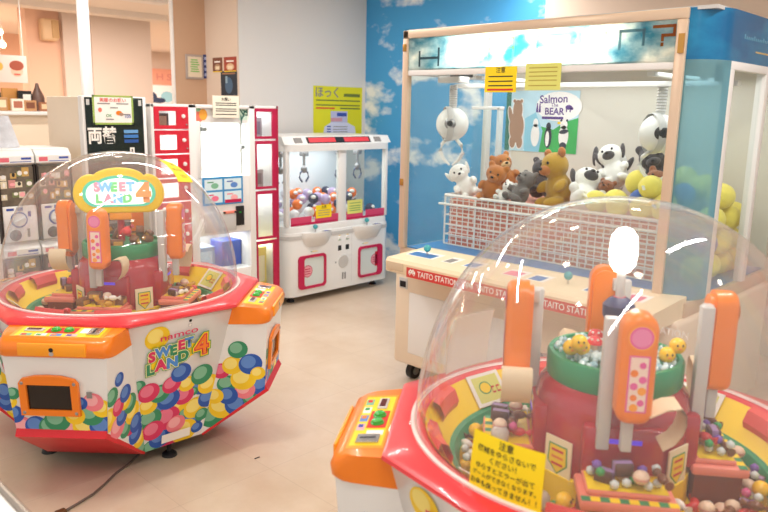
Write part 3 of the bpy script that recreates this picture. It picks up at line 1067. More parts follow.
for (y0, y1, m) in ((-2.70, -2.50, pb), (-2.44, -2.36, ink_grey), (-2.30, -2.2, pb), (-2.05, -1.93, PL['r']), (-1.90, -1.80, pb), (-1.6, -1.45, pb), (-1.40, -1.30, PL['r'])):
    b = B()
    b.rect(y0, y1, -0.06, 0.06, paper, Mt, 1)
    b.rect(y0 + 0.01, y1 - 0.02, -0.05, 0.03, m, Mt, 2)
    obj('instruction_strip', b, ct, flat=True)
for yy in (2.587, 1.70):
    b = B(); b.cyl((3.0, yy, 0.805), (3.0, yy, 0.835), 0.006, 0.006, chrome, 10); j = obj('joystick', b, cr)
    b = B(); b.ball((3.0, yy, 0.847), 0.021, teal); obj('ball_knob', b, j)
b = B()
b.box(3.13, XB, YR + 0.02, YL, 0.72, 0.79, beige_metal, 0.004)
b.box(3.16, XB - 0.02, YR + 0.04, YL - 0.03, 0.79, 0.796, mat('blue_deck', '#2f7fc1', 0.4))
obj('deck', b, cr)
b = B()
b.box(3.12, 3.16, 2.885, 2.925, 0.79, 2.0, beige_metal, 0.004)
b.box(3.12, 3.16, 1.30, 1.345, 0.79, 2.0, beige_metal, 0.004)
b.box(4.212, XB, 2.895, 2.925, 0.79, 2.0, white_mt, 0.004)
b.box(3.12, 3.17, 1.30, 2.925, 2.0, 2.045, beige_metal, 0.006)
b.box(3.12, XB, 2.88, 2.925, 2.0, 2.045, beige_metal, 0.006)
obj('frame', b, cr)
for zz in (1.185, 1.95):
    b = B(); b.box(3.112, 3.122, 2.895, 2.92, zz - 0.02, zz + 0.02, mat('brass_hinge', '#b98a45', 0.35, metal=0.6), 0.003); obj('hinge', b, cr)
b = B(); b.box(3.112, 3.122, 1.305, 1.33, 1.86, 1.94, mat('brass_hinge', '#b98a45')); obj('hinge', b, cr)
b = B()
b.box(3.125, 3.18, 1.345, 2.885, 1.795, 1.825, white_mt, 0.004)
b.box(3.90, 3.95, 2.885, 2.92, 0.79, 2.0, white_mt, 0.004)
b.box(3.16, XB, 2.885, 2.92, 1.80, 1.83, white_mt, 0.004)
b.box(3.77, 3.82, YR, YR + 0.045, 0.79, 1.83, white_mt, 0.004)
b.box(3.30, XB, YR, YR + 0.04, 1.80, 1.84, white_mt, 0.004)
obj('glazing_bars', b, cr)
b = B(); b.box(4.20, XB - 0.005, YR + 0.03, 2.885, 0.79, 2.0, mat('back_panel', '#d9d6cc', 0.55)); obj('back_panel', b, cr)
b = B(); b.box(3.14, XB, YR + 0.02, 2.90, 2.035, 2.05, lgrey); obj('roof_panel', b, cr)
# lit header: a translucent print in front of a tube
hp = cloud_mat('header_print', '#5a9fb0', '#f6f4ea', 4.2, 0.36, 0.26, True, 0.35)
b = B(); b.box(3.128, 3.132, 1.345, 2.885, 1.825, 2.0, hp); hs = obj('header_sign', b, cr)
Mh = NEGX(3.1275, 0, 0)
hm = [backlit('header_grey', '#5b6f78'), backlit('header_pale', '#cfe3e6'), backlit('header_cream', '#efe7a8'), backlit('header_mint', '#cfe6d8'), backlit('header_slate', '#7c9da6'), backlit('header_rust', '#c4682f')]


def strokes(segs, x0, y0, w, h, m, th=0.013):
    b = B()
    for ns_, (a, c, d, e) in enumerate(segs):
        xa, ya, xb, yb = x0 + a * w, y0 + c * h, x0 + d * w, y0 + e * h
        b.rect(min(xa, xb) - th / 2, max(xa, xb) + th / 2, min(ya, yb) - th / 2, max(ya, yb) + th / 2, m, Mh, 2 + ns_ * 0.6)
    obj('header_letter', b, hs, flat=True)


strokes([(0, 0, 0, 0.85), (0, 0.45, 1, 0.45), (1, 0, 1, 1)], -2.80, 1.85, 0.14, 0.085, hm[0])
strokes([(0, 0, 0, 1), (0, 0, 1, 0), (0, 0.5, 1, 0.5), (0, 1, 1, 1)], -2.56, 1.86, 0.15, 0.09, hm[1])
strokes([(0, 0, 0, 1), (0, 1, 1, 1), (1, 0, 1, 1), (0, 0.45, 1, 0.45)], -2.32, 1.88, 0.15, 0.09, hm[2])
strokes([(0, 0, 0, 1), (0, 0, 1, 0), (0, 0.5, 1, 0.5), (0, 1, 1, 1)], -2.03, 1.87, 0.15, 0.10, hm[3])
strokes([(0, 0, 0, 1), (0, 0, 1, 0), (1, 0, 1, 1), (0, 1, 1, 1)], -1.80, 1.875, 0.13, 0.09, hm[3])
strokes([(0, 0, 0, 1), (1, 0.2, 1, 1), (0, 1, 1, 1)], -1.60, 1.89, 0.11, 0.075, hm[4])
strokes([(0, 1, 1, 1), (1, 0.5, 1, 1), (0.45, 0.5, 1, 0.5), (0.45, 0.25, 0.45, 0.5), (0.45, -0.02, 0.45, 0.02)], -1.445, 1.90, 0.09, 0.075, hm[5], 0.013)
b = B(); b.box(3.30, 3.31, 1.34, 2.885, 1.83, 2.03, white_mt); b.box(3.13, 3.31, 1.34, 2.885, 1.826, 1.832, white_mt); obj('light_box', b, cr)
a_ = area('header_tube', (3.28, 2.13, 1.92), 0.09, 0.8, 14, (0.97, 1, 0.97), (0, PI / 2, 0))
# blue corner column and blue side header
cur = [(3.30 - 0.165 * math.cos(PI / 2 * i / 12), 1.305 - 0.135 * math.sin(PI / 2 * i / 12)) for i in range(13)]
bl_col = clear('blue_acrylic_column', '#a5cfda', 0.15, 0.6, 0.05, '#86b9c9')
bl_head = cloud_mat('blue_header_print', '#0c5f90', '#1f86b4', 3.0, 0.4, 0.3, False, 0.15)
b = B()
b.loft([[(x, y, 0.79) for x, y in cur], [(x, y, 1.835) for x, y in cur]], bl_col, closed=False)
obj('corner_column', b, cr, 60)
b = B(); b.box(3.300, 3.36, 1.172, 1.20, 0.79, 1.83, white_mt, 0.004); obj('column_tube', b, cr)
path = cur + [(XB, 1.17)]
b = B()
b.loft([[(x, y, 1.835) for x, y in path], [(x, y, 2.045) for x, y in path]], bl_head, closed=False)
b.poly([(x, y, 2.045) for x, y in path] + [(XB, 1.25, 2.045), (3.16, 1.32, 2.045)], bl_head)
sh = obj('side_header', b, cr, 60)
b = B()
Ms2 = FR((0, 1.17, 0), (1, 0, 0), (0, 0, 1))
gold = mat('gold_line', '#c8b071', 0.4)
b.rect(3.58, 4.2, 1.885, 1.892, gold, Ms2, 1)
for i in range(14):
    b.rect(3.42 + i * 0.024, 3.436 + i * 0.024, 1.935, 1.947 + 0.008 * (i % 5 == 0), mat('header_faint', '#5a9cbb', 0.4), Ms2, 1)
obj('side_header_print', b, sh, flat=True)
# panes
b = B(); b.box(3.138, 3.142, 1.345, 2.885, 0.79, 1.80, glass); obj('front_pane', b, cr)
b = B(); b.box(3.16, 3.90, 2.90, 2.904, 0.79, 1.80, glass); b.box(3.95, 4.19, 2.90, 2.904, 0.79, 1.80, glass); obj('left_pane', b, cr)
b = B(); b.box(3.315, 3.77, 1.188, 1.192, 0.79, 1.80, glass); b.box(3.82, XB, 1.188, 1.192, 0.79, 1.80, glass); obj('right_pane', b, cr)
# gantry and two claws
b = B()
b.box(3.34, 4.19, 2.52, 2.56, 1.78, 1.80, white_mt, 0.003)
b.box(3.34, 4.19, 1.52, 1.56, 1.78, 1.80, white_mt, 0.003)
b.box(3.55, 3.60, 1.22, 2.88, 1.74, 1.765, white_mt, 0.003)
b.box(3.36, 3.46, 2.70, 2.86, 1.765, 1.80, white_mt, 0.004)
obj('gantry', b, cr)


def claw(x, y, z, r, dark_face):
    b = B(); b.ball((x, y, z), r, white_pl, 28, 18); h = obj('claw_head', b, cr)
    b = B()
    d = Vector((-0.85, -0.52, 0.05)).normalized()
    M = FR(Vector((x, y, z)) + d * (r * 0.93), d.cross(Vector((0, 0, 1))) * -1, (0, 0, 1))
    b.lathe([(0, 0.018), (0.02, 0.018), (0.034, 0.006), (0.034, -0.01)], grey if not dark_face else black, 20, M)
    b.lathe([(0, 0.022), (0.016, 0.02), (0.018, 0.016)], black, 16, M)
    obj('eye_disc', b, h)
    b = B(); b.lathe([(r * 1.02, -0.02), (r * 1.06, -0.012), (r * 1.06, 0.012), (r * 1.02, 0.02)], lgrey, 28, Matrix.Translation((x, y, z)) @ Matrix.Rotation(0.9, 4, 'Z') @ Matrix.Rotation(PI / 2, 4, 'X') @ Matrix.Translation((0, 0, -r * 0.3))); obj('band', b, h)
    b = B(); b.cyl((x, y, z + r * 0.9), (x, y, 1.755), 0.022, 0.022, lgrey, 12)
    for i in range(9):
        zz = z + r + 0.01 + i * (1.74 - z - r) / 9
        b.lathe([(0.022, zz), (0.027, zz + 0.006), (0.022, zz + 0.012)], lgrey, 12, Matrix.Translation((x, y, 0)))
    obj('hoist', b, h)
    for s in (-1, 1):
        pts = [(x, y + s * 0.03, z - r * 0.85), (x, y + s * 0.075, z - r * 1.25), (x, y + s * 0.088, z - r * 1.7), (x, y + s * 0.06, z - r * 2.15), (x, y + s * 0.012, z - r * 2.5)]
        b = B(); b.tube(pts, [0.011, 0.012, 0.012, 0.011, 0.007], white_pl, 8); obj('claw_finger', b, h)


claw(3.44, 2.80, 1.525, 0.098, False)
claw(3.62, 1.60, 1.51, 0.098, True)
b = B(); b.box(3.40, 3.52, 2.72, 2.80, 1.80, 1.86, black, 0.004); b.box(3.5, 3.56, 1.25, 1.31, 1.76, 1.84, black, 0.004); obj('motor', b, cr)
# clear chute panel at the left end
b = B(); b.box(3.72, 3.725, 2.66, 2.86, 0.80, 1.62, glass); b.box(3.70, 3.745, 2.645, 2.665, 0.80, 1.63, mat('acrylic_edge', '#e6ecec', 0.3, alpha=0.6), 0.003); b.box(3.70, 3.745, 2.64, 2.86, 1.615, 1.635, white_mt, 0.003)
obj('chute_panel', b, cr)
# wire basket that holds the prizes
BX0, BX1, BY0, BY1, BZ0, BZ1 = 3.40, 4.16, 1.42, 2.80, 0.80, 1.10
def brick_mat():
    m = bpy.data.materials.new('pink_brick_lining')
    m.use_nodes = True
    nt = m.node_tree
    p = nt.nodes['Principled BSDF']
    br = nt.nodes.new('ShaderNodeTexBrick')
    tc = nt.nodes.new('ShaderNodeTexCoord')
    sp = nt.nodes.new('ShaderNodeSeparateXYZ')
    ad = nt.nodes.new('ShaderNodeMath')
    cb_ = nt.nodes.new('ShaderNodeCombineXYZ')
    nt.links.new(tc.outputs['Object'], sp.inputs[0])
    nt.links.new(sp.outputs[0], ad.inputs[0])
    nt.links.new(sp.outputs[1], ad.inputs[1])
    nt.links.new(ad.outputs[0], cb_.inputs[0])
    nt.links.new(sp.outputs[2], cb_.inputs[1])
    nt.links.new(cb_.outputs[0], br.inputs['Vector'])
    br.inputs['Scale'].default_value = 1
    br.inputs['Brick Width'].default_value = 0.08
    br.inputs['Row Height'].default_value = 0.025
    br.inputs['Mortar Size'].default_value = 0.004
    br.inputs['Color1'].default_value = lin('#cf7462')
    br.inputs['Color2'].default_value = lin('#d98f7c')
    br.inputs['Mortar'].default_value = lin('#f4e6de')
    nt.links.new(br.outputs[0], p.inputs['Base Color'])
    p.inputs['Roughness'].default_value = 0.6
    return m
b = B()
for z in (BZ0, 0.86, 0.92, 0.98, 1.04, BZ1):
    r = 0.010 if z == BZ1 else 0.0035
    b.tube([(BX0, BY0, z), (BX0, BY1, z)], r, white_mt, 6); b.tube([(BX0, BY1, z), (BX1, BY1, z)], r, white_mt, 6); b.tube([(BX0, BY0, z), (BX1, BY0, z)], r, white_mt, 6)
b.tube([(BX0 - 0.01, BY0, 1.045), (BX0 - 0.01, BY1 + 0.04, 1.045)], 0.008, white_mt, 6)
for i in range(31):
    y = BY0 + (BY1 - BY0) * i / 30
    b.tube([(BX0, y, BZ0), (BX0, y, BZ1)], 0.003 if i % 5 else 0.006, white_mt, 6)
for i in range(1, 16):
    x = BX0 + (BX1 - BX0) * i / 15
    b.tube([(x, BY1, BZ0), (x, BY1, BZ1)], 0.003, white_mt, 6); b.tube([(x, BY0, BZ0), (x, BY0, BZ1)], 0.003, white_mt, 6)
bk = tag(obj('wire_basket', b), 'white wire basket full of plush toys inside the big crane cabinet', 'basket')
b = B(); b.box(BX0 + 0.02, BX1 - 0.01, BY0 + 0.02, BY1 - 0.02, BZ0 - 0.003, BZ1 - 0.02, brick_mat()); obj('brick_print_lining', b, bk)
area('cabinet_lamp', (3.62, 2.05, 1.80), 0.5, 1.5, 8.5, (1, 0.99, 0.97))
area('cabinet_back_lamp', (4.05, 2.05, 1.80), 0.15, 1.5, 1.5, (1, 0.99, 0.97))

# notices and poster of the crane cabinet
def notice(name, label, M, w, h, m, lines, cat='notice', border=None, th=0.002):
    """a sheet of paper lying in the XY plane of M, printed with lines (text, x, y, size, material)"""
    b = B()
    b.box(-w / 2, w / 2, -h / 2, h / 2, 0.0, th, m, 0, 1, M)
    Mt = M @ Matrix.Translation((0, 0, th))
    if border:
        bm_, bw = border
        for (x0, x1, y0, y1) in ((-w / 2, w / 2, h / 2 - bw, h / 2), (-w / 2, w / 2, -h / 2, -h / 2 + bw), (-w / 2, -w / 2 + bw, -h / 2, h / 2), (w / 2 - bw, w / 2, -h / 2, h / 2)):
            b.rect(x0, x1, y0, y1, bm_, Mt, 1)
    for it in lines:
        if isinstance(it[0], str):
            b.text(it[0], it[3], it[4], Mt, it[1], it[2], 2, 0.01)
        else:
            b.rect(*it, Mt, 1)
    return tag(obj(name, b, flat=True), label, cat)


def bars(x0, x1, ys, h, m):
    return [(x0, x1, y, y + h, m) for y in ys]


notice('yellow_notice', 'bright yellow notice hanging under the lit header', NEGX(3.122, 2.235, 1.765), 0.195, 0.128, paper_y, [('\u6ce8\u610f', 0, 0.045, 0.03, ink)] + bars(-0.075, 0.075, (0.012, -0.012, -0.034), 0.006, ink) + [(-0.08, 0.08, -0.056, -0.046, ink_r)])
notice('pale_notice', 'pale yellow-green notice beside the bright yellow one under the header', NEGX(3.122, 1.985, 1.775), 0.20, 0.128, paper_p, bars(-0.08, 0.08, (0.04, 0.02, 0.0, -0.02, -0.045), 0.005, mat('faint_ink', '#b9a94b', 0.7)))
# bear poster on the back panel
Mp = NEGX(4.198, 2.665, 1.545)
b = B()
b.box(-0.278, 0.278, -0.20, 0.20, 0.0, 0.002, mat('poster_sky', '#bfe3f4', 0.6), 0, 1, Mp)
Mq = Mp @ Matrix.Translation((0, 0, 0.002))
b.rect(-0.278, -0.24, -0.2, 0.2, mat('poster_forest', '#1f7a68', 0.6), Mq, 1)
b.poly([(x, y, 0.0005) for x, y in ((-0.1, -0.2), (0.278, -0.2), (0.278, 0.03), (0.18, 0.0), (0.1, -0.05), (0.0, -0.03), (-0.1, -0.06))], mat('poster_green', '#38b25a', 0.6), Mq)
b.poly([(x, y, 0.0006) for x, y in ((-0.12, -0.2), (0.0, -0.2), (0.02, -0.06), (-0.04, 0.06), (-0.12, 0.02))], mat('poster_ice', '#8fd0ea', 0.6), Mq)
b.ell(0.13, 0.1, 0.17, 0.095, mat('poster_white', '#f7f7f7', 0.6), Mq, 2)
pv = mat('poster_violet', '#5a3a8e', 0.6)
b.text('Salmon', 0.072, pv, Mq, 0.09, 0.145, 4, 0.015, rot=0.04)
b.text('The', 0.034, pv, Mq, 0.10, 0.108, 4, 0.005)
b.text('BEAR', 0.062, pv, Mq, 0.10, 0.066, 4, 0.02)
b.rect(0.01, 0.17, 0.018, 0.034, pv, Mq, 4)
b.rect(0.13, 0.2, -0.012, 0.002, yellow, Mq, 4)
for xx in (-0.03, -0.01):
    b.poly([(xx - 0.009, 0.06, 0.002), (xx + 0.009, 0.06, 0.002), (xx + 0.003, 0.12, 0.002), (xx - 0.003, 0.12, 0.002)], pv, Mq)
b.ell(0.205, 0.095, 0.024, 0.015, pv, Mq, 4); b.ell(0.228, 0.088, 0.01, 0.01, pv, Mq, 4)
b.rect(0.185, 0.194, 0.065, 0.09, pv, Mq, 4); b.rect(0.212, 0.221, 0.065, 0.09, pv, Mq, 4)
brn = mat('poster_brown', '#a9866f', 0.6)
pw, pk = mat('poster_white', '#f7f7f7'), mat('poster_dark', '#33384a', 0.6)
for n_, (m, g, lay) in enumerate(((pw, 0.007, 5), (brn, 0.0, 7))):
    for q_, (cx_, cy_, rx_, ry_, ro_) in enumerate(((-0.185, -0.04, 0.058, 0.105, 0), (-0.182, 0.07, 0.038, 0.07, 0), (-0.236, 0.035, 0.017, 0.06, 0.25), (-0.213, -0.14, 0.024, 0.042, 0), (-0.157, -0.14, 0.024, 0.042, 0), (-0.21, 0.132, 0.011, 0.012, 0), (-0.155, 0.132, 0.011, 0.012, 0))):
        b.ell(cx_, cy_, rx_ + g, ry_ + g, m, Mq, lay + q_ * 0.15, ro_)
b.ell(-0.035, -0.09, 0.033, 0.075, pw, Mq, 5); b.ell(-0.035, -0.01, 0.02, 0.03, pw, Mq, 5)
b.ell(0.065, -0.10, 0.028, 0.07, pk, Mq, 5); b.ell(0.065, -0.03, 0.018, 0.026, pk, Mq, 5); b.ell(0.06, -0.11, 0.014, 0.05, pw, Mq, 6)
b.ell(0.18, -0.09, 0.036, 0.07, pw, Mq, 5); b.ell(0.178, -0.015, 0.027, 0.03, pw, Mq, 5); b.ell(0.18, -0.06, 0.034, 0.014, pk, Mq, 6, 0.2); b.ell(0.18, -0.15, 0.026, 0.022, pk, Mq, 6); b.ell(0.158, 0.012, 0.008, 0.008, pk, Mq, 6); b.ell(0.2, 0.012, 0.008, 0.008, pk, Mq, 6)
tag(obj('bear_poster', b, flat=True), 'green and blue poster with a standing brown bear behind the plush toys', 'poster')

# ------------------------------------------------------------------ plush toys
def fuse(b, voxel):
    me = bpy.data.meshes.new('fuse')
    b.bm.to_mesh(me)
    o = bpy.data.objects.new('fuse_tmp', me)
    COL.objects.link(o)
    md = o.modifiers.new('r', 'REMESH')
    md.mode = 'VOXEL'
    md.voxel_size = voxel
    dg = bpy.context.evaluated_depsgraph_get()
    r = bpy.data.meshes.new_from_object(o.evaluated_get(dg))
    bpy.data.objects.remove(o)
    n = B()
    t = bmesh.new(); t.from_mesh(r)
    for _ in range(2):
        bmesh.ops.smooth_vert(t, verts=t.verts, factor=0.5, use_axis_x=True, use_axis_y=True, use_axis_z=True)
    n.merge(t, b.mats[0])
    return n


def plush(name, label, P, s, fur, extra, yaw=0.0, tilt=0.0, roll=0.0, ear='round', group=None):
    """a sitting plush animal about 1.0*s high; faces -X before yaw"""
    root = thing(name, label, 'plush toy', P, group)
    X = Matrix.Translation(P) @ Matrix.Rotation(yaw, 4, 'Z') @ Matrix.Rotation(tilt, 4, 'Y') @ Matrix.Rotation(roll, 4, 'X') @ Matrix.Diagonal((s, s, s, 1))
    b = B()
    b.ball((0, 0, 0.28), (0.22, 0.25, 0.30), fur, 16, 12, None, X)
    b.ball((-0.04, 0, 0.70), (0.23, 0.26, 0.23), fur, 16, 12, None, X)
    for sg_ in (-1, 1):
        b.ball((-0.15, sg_ * 0.25, 0.36), (0.16, 0.08, 0.09), fur, 12, 8, Matrix.Rotation(-0.5, 3, 'Y'), X)
        b.ball((-0.26, sg_ * 0.17, 0.09), (0.20, 0.10, 0.10), fur, 12, 8, Matrix.Rotation(sg_ * 0.35, 3, 'Z'), X)
        if ear == 'round':
            b.ball((-0.01, sg_ * 0.20, 0.90), (0.05, 0.09, 0.09), fur, 10, 8, None, X)
    b.ball((0.2, 0, 0.1), (0.07, 0.07, 0.07), fur, 10, 8, None, X)
    body = obj('body', fuse(b, 0.028 * s), root, 80)
    b = B(); b.ball((-0.24, 0, 0.64), (0.1, 0.13, 0.09), extra, 12, 8, None, X); mz = obj('muzzle', b, root, 80)
    b = B(); b.ball((-0.335, 0, 0.675), (0.03, 0.045, 0.03), plush_black, 10, 6, None, X); obj('nose', b, mz)
    for sg_ in (-1, 1):
        b = B(); b.ball((-0.245, sg_ * 0.10, 0.76), (0.02, 0.025, 0.028), plush_black, 8, 6, None, X); obj('eye', b, root)
        if ear == 'flop':
            b = B(); b.ball((-0.02, sg_ * 0.265, 0.72), (0.08, 0.05, 0.16), extra, 12, 8, Matrix.Rotation(sg_ * -0.25, 3, 'X'), X); obj('ear', b, root, 80)
        if ear == 'round2':
            b = B(); b.ball((-0.01, sg_ * 0.20, 0.91), (0.05, 0.09, 0.09), extra, 10, 8, None, X); obj('ear', b, root, 80)
    return root


fur = lambda n, h: mat(n, h, 0.95, bump=0.5, bscale=220, sheen=0.3, noise=0.12, scale=60)
plush_black = mat('plush_black', '#1d1b20', 0.7)
f_white, f_brown, f_grey, f_must, f_dark, f_choc, f_tan = fur('fur_white', '#f3f1ee'), fur('fur_brown', '#b8702f'), fur('fur_grey', '#6d6866'), fur('fur_mustard', '#b98f1e'), fur('fur_dark', '#413c40'), fur('fur_chocolate', '#8a4f2b'), fur('fur_tan', '#d8b483')
f_yel, f_blu = fur('fur_yellow', '#f6e465'), fur('fur_blue', '#3f63b4')
ZB = BZ1 - 0.015
plush('plush_dog', 'white plush dog leaning out at the left end of the basket', (3.56, 2.72, ZB), 0.24, f_white, f_white, 0.7, 0.1, -0.55, 'flop')
plush('plush_bear', 'caramel brown plush bear beside the white dog', (3.50, 2.55, ZB), 0.24, f_brown, f_brown, 0.3, -0.1, 0.3)
plush('plush_bear', 'small caramel plush bear peeking over the bigger caramel bear', (3.70, 2.54, ZB + 0.05), 0.24, f_brown, f_tan, 1.0, 0.2, -0.3)
plush('plush_cat', 'charcoal plush cat behind the small white lamb', (3.74, 2.38, ZB + 0.02), 0.25, f_dark, f_dark, 0.9, 0.35, 0.3)
plush('plush_mole', 'grey plush animal slumped between caramel bear and mustard lion', (3.47, 2.34, ZB), 0.22, f_grey, f_grey, -0.2, 0.5, 0.1)
plush('plush_lamb', 'small white plush lamb in front of the charcoal cat', (3.45, 2.43, ZB), 0.15, f_white, f_white, 0.2, 0.5, 0.3)
plush('plush_lion', 'mustard plush lion with brown mane', (3.62, 2.13, ZB), 0.33, f_must, f_brown, -0.4, -0.1, -0.15, 'round2')
plush('plush_dalmatian', 'large white plush dog lying with dark ears at the basket front', (3.50, 1.93, ZB), 0.31, f_white, f_dark, 0.9, 0.75, 0.35, 'flop')
plush('plush_dalmatian', 'white plush dog with dark ears sitting under the poster', (3.90, 2.06, ZB), 0.36, f_white, f_dark, 0.4, 0.1, 0.25, 'flop')
plush('plush_dalmatian', 'small white plush dog with dark ears on top of the pile', (3.80, 1.88, ZB + 0.12), 0.27, f_white, f_dark, 0.2, 0.3, -0.4, 'flop')
plush('plush_bear', 'black plush bear at the back of the pile', (4.00, 1.72, ZB + 0.08), 0.30, f_dark, f_dark, 0.4, 0.0, -0.3)
plush('plush_bear', 'chocolate brown plush bear below the black bear', (3.76, 1.72, ZB + 0.0), 0.26, f_choc, f_tan, 0.3, 0.3, 0.35)
plush('plush_bear', 'small chocolate plush bear tucked between white dog and yellow cushions', (3.58, 1.88, ZB + 0.02), 0.17, f_choc, f_choc, 0.2, 0.4, 0.2)


def plush_ball(P, r, m, rot, label):
    o = thing('plush_ball', label, 'plush toy', P, label.replace('plain ', '') + 's')
    R = Matrix.Rotation(rot, 3, 'X') @ Matrix.Rotation(rot * 1.7, 3, 'Y')
    b = B(); b.ball(P, (r, r, r * 1.12), m, 20, 14, R); body = obj('body', b, o, 80)
    b = B()
    q = R.to_4x4(); q.translation = Vector(P)
    b.lathe([(r * 1.0, -0.004), (r * 1.012, 0.0), (r * 1.0, 0.004)], m, 24, q)
    obj('seam', b, body)
    b = B(); b.box(-0.012, 0.012, -0.001, 0.001, r * 1.1, r * 1.1 + 0.03, paper, 0, 1, q); obj('cloth_tag', b, o)


rg = random.Random(3)
spots_ = [(3.44, 1.70, 0.04), (3.44, 1.57, 0.04), (3.56, 1.64, 0.06), (3.44, 1.46, 0.04), (3.56, 1.51, 0.06), (3.66, 1.59, 0.12), (3.68, 1.47, 0.10), (3.79, 1.56, 0.16), (3.80, 1.45, 0.13), (3.92, 1.56, 0.17), (3.93, 1.46, 0.13), (3.56, 1.77, 0.05), (3.63, 1.70, 0.15), (4.05, 1.50, 0.12), (4.05, 1.61, 0.15), (3.54, 1.58, 0.14), (3.44, 1.82, 0.05)]
for i, (x, y, dz) in enumerate(spots_):
    blue_ = i in (2, 6)
    plush_ball((x, y, ZB + dz + 0.02), 0.054 + 0.008 * rg.random(), f_blu if blue_ else f_yel, rg.uniform(0, 3), 'plain blue round plush cushion among the yellow ones' if blue_ else 'plain yellow round plush cushion heaped at the right end of the basket')
for i, (x, y, z) in enumerate(((3.50, 1.31, 0.87), (3.66, 1.31, 0.87), (3.82, 1.31, 0.87), (3.98, 1.31, 0.87), (3.58, 1.31, 0.985), (3.74, 1.30, 0.985), (3.90, 1.31, 0.985), (3.66, 1.31, 1.10), (3.83, 1.30, 1.10), (3.98, 1.32, 1.10), (3.75, 1.31, 1.21))):
    plush_ball((x, y, z), 0.066, f_blu if i == 4 else f_yel, rg.uniform(0, 3), 'plain blue round plush cushion behind the side glass' if i == 4 else 'plain yellow round plush cushion stacked behind the side glass')

# ------------------------------------------------------------------ the small twin crane machine against the white wall
NEGY = lambda x, y, z: FR((x, y, z), (1, 0, 0), (0, 0, 1))
UX0, UX1, UY0, UY1 = 3.53, 4.755, 4.55, 5.26
uf = thing('twin_crane_machine', 'white two-player crane machine with crimson prize doors against the white wall', 'crane game', (4.1, 4.9, 0))


def rrect(x0, x1, y0, y1, r, n=6):
    pts = []
    for (cx_, cy_, a0) in ((x1 - r, y1 - r, 0), (x0 + r, y1 - r, 90), (x0 + r, y0 + r, 180), (x1 - r, y0 + r, 270)):
        for k in range(n + 1):
            a = math.radians(a0 + 90 * k / n)
            pts.append((cx_ + r * math.cos(a), cy_ + r * math.sin(a)))
    return pts


b = B()
fp = rrect(UX0, UX1, UY0, UY1, 0.11)
b.prism(fp, 0.065, 0.60, white_pl, 0.01)
b.prism(rrect(UX0 + 0.01, UX1 - 0.01, UY0 + 0.01, UY1, 0.10), 0.60, 0.655, white_pl, 0.02)
body = obj('body', b, uf)
b = B()
b.prism(rrect(UX0 - 0.004, UX1 + 0.004, UY0 - 0.004, UY1, 0.114), 0.545, 0.575, lgrey)
obj('silver_band', b, body)
for (x, y) in ((3.66, 4.66), (4.63, 4.66), (3.66, 5.15), (4.63, 5.15)):
    b = B(); b.cyl((x, y, 0), (x, y, 0.07), 0.022, 0.022, black, 12); b.cyl((x, y, 0), (x, y, 0.012), 0.035, 0.035, black, 14); obj('foot', b, uf)
for x0, x1 in ((3.69, 4.02), (4.27, 4.63)):
    b = B()
    xm, hw = (x0 + x1) / 2, (x1 - x0) / 2
    rings = []
    for i in range(9):
        t = i / 8
        d = 0.075 * math.sin(PI * min(1, 0.12 + t * 0.88) * 0.5) if t < 1 else 0.075
        z = 0.47 + 0.125 * t
        w = hw * (0.72 + 0.28 * math.sin(t * PI / 2))
        rings.append([(xm + w * math.cos(PI + PI * k / 14), UY0 + 0.01 + d * math.sin(PI + PI * k / 14) ** 1, z) for k in range(15)])
    b.loft(rings, white_pl, True, True)
    tr_ = obj('console_tray', b, uf)
    b = B(); b.cyl((xm - 0.03, UY0 - 0.02, 0.59), (xm - 0.03, UY0 - 0.02, 0.625), 0.006, 0.006, chrome, 10); st_ = obj('joystick', b, uf)
    b = B(); b.ball((xm - 0.03, UY0 - 0.02, 0.64), 0.021, teal); obj('ball_knob', b, st_)
    b = B(); Mx = FR((xm + 0.08, UY0 - 0.03, 0.597), (1, 0, 0), (0, 1, 0)); b.ell(0, 0, 0.05, 0.02, ink_grey, Mx, 1); b.ell(0, 0, 0.03, 0.012, ink_b, Mx, 2); obj('button_print', b, tr_, flat=True)
    b = B(); b.box(xm - 0.06, xm - 0.05, UY0 - 0.002, UY0, 0.425, 0.432, ink_g); b.box(xm - 0.045, xm + 0.01, UY0 - 0.001, UY0, 0.426, 0.431, yellow); obj('guide_mark', b, body)
for x0, x1, side in ((3.655, 3.955, -1), (4.335, 4.635, 1)):
    b = B()
    M = NEGY((x0 + x1) / 2, UY0, 0.262)
    hw, hh = (x1 - x0) / 2, 0.142
    o_ = rrect(-hw, hw, -hh, hh, 0.035)
    i_ = rrect(-hw + (0.06 if side < 0 else 0.022), hw - (0.06 if side > 0 else 0.022), -hh + 0.022, hh - 0.022, 0.025)
    b.loft([[(x, y, 0) for x, y in o_], [(x, y, 0.012) for x, y in o_], [(x, y, 0.012) for x, y in i_], [(x, y, 0.002) for x, y in i_]], magenta, M=M)
    dr = obj('prize_door', b, uf)
    b = B(); b.prism([(x, y) for x, y in i_], 0.001, 0.003, mat('door_window', '#d8e2e0', 0.1), M=M); obj('door_window', b, dr)
    b = B()
    Md = M @ Matrix.Translation((0, 0, 0.003))
    cx_ = -0.05 if side < 0 else 0.06
    b.ell(cx_, 0.005, 0.052, 0.052, magenta, Md, 1); b.ell(cx_, 0.005, 0.046, 0.046, mat('door_rose', '#eea6b2', 0.5), Md, 2)
    for k in range(3):
        b.rect(cx_ - 0.03, cx_ + 0.03, -0.02 + k * 0.02, -0.012 + k * 0.02, magenta, Md, 3)
    if side > 0:
        b.rect(0.06, 0.09, -0.06, 0.075, crimson, Md, 2)
    obj('door_emblem', b, dr, flat=True)
b = B()
M = NEGY(4.16, UY0, 0)
b.rect(-0.004, -0.001, 0.1, 0.6, lgrey, M @ Matrix.Translation((0.10, 0, 0)), 1)
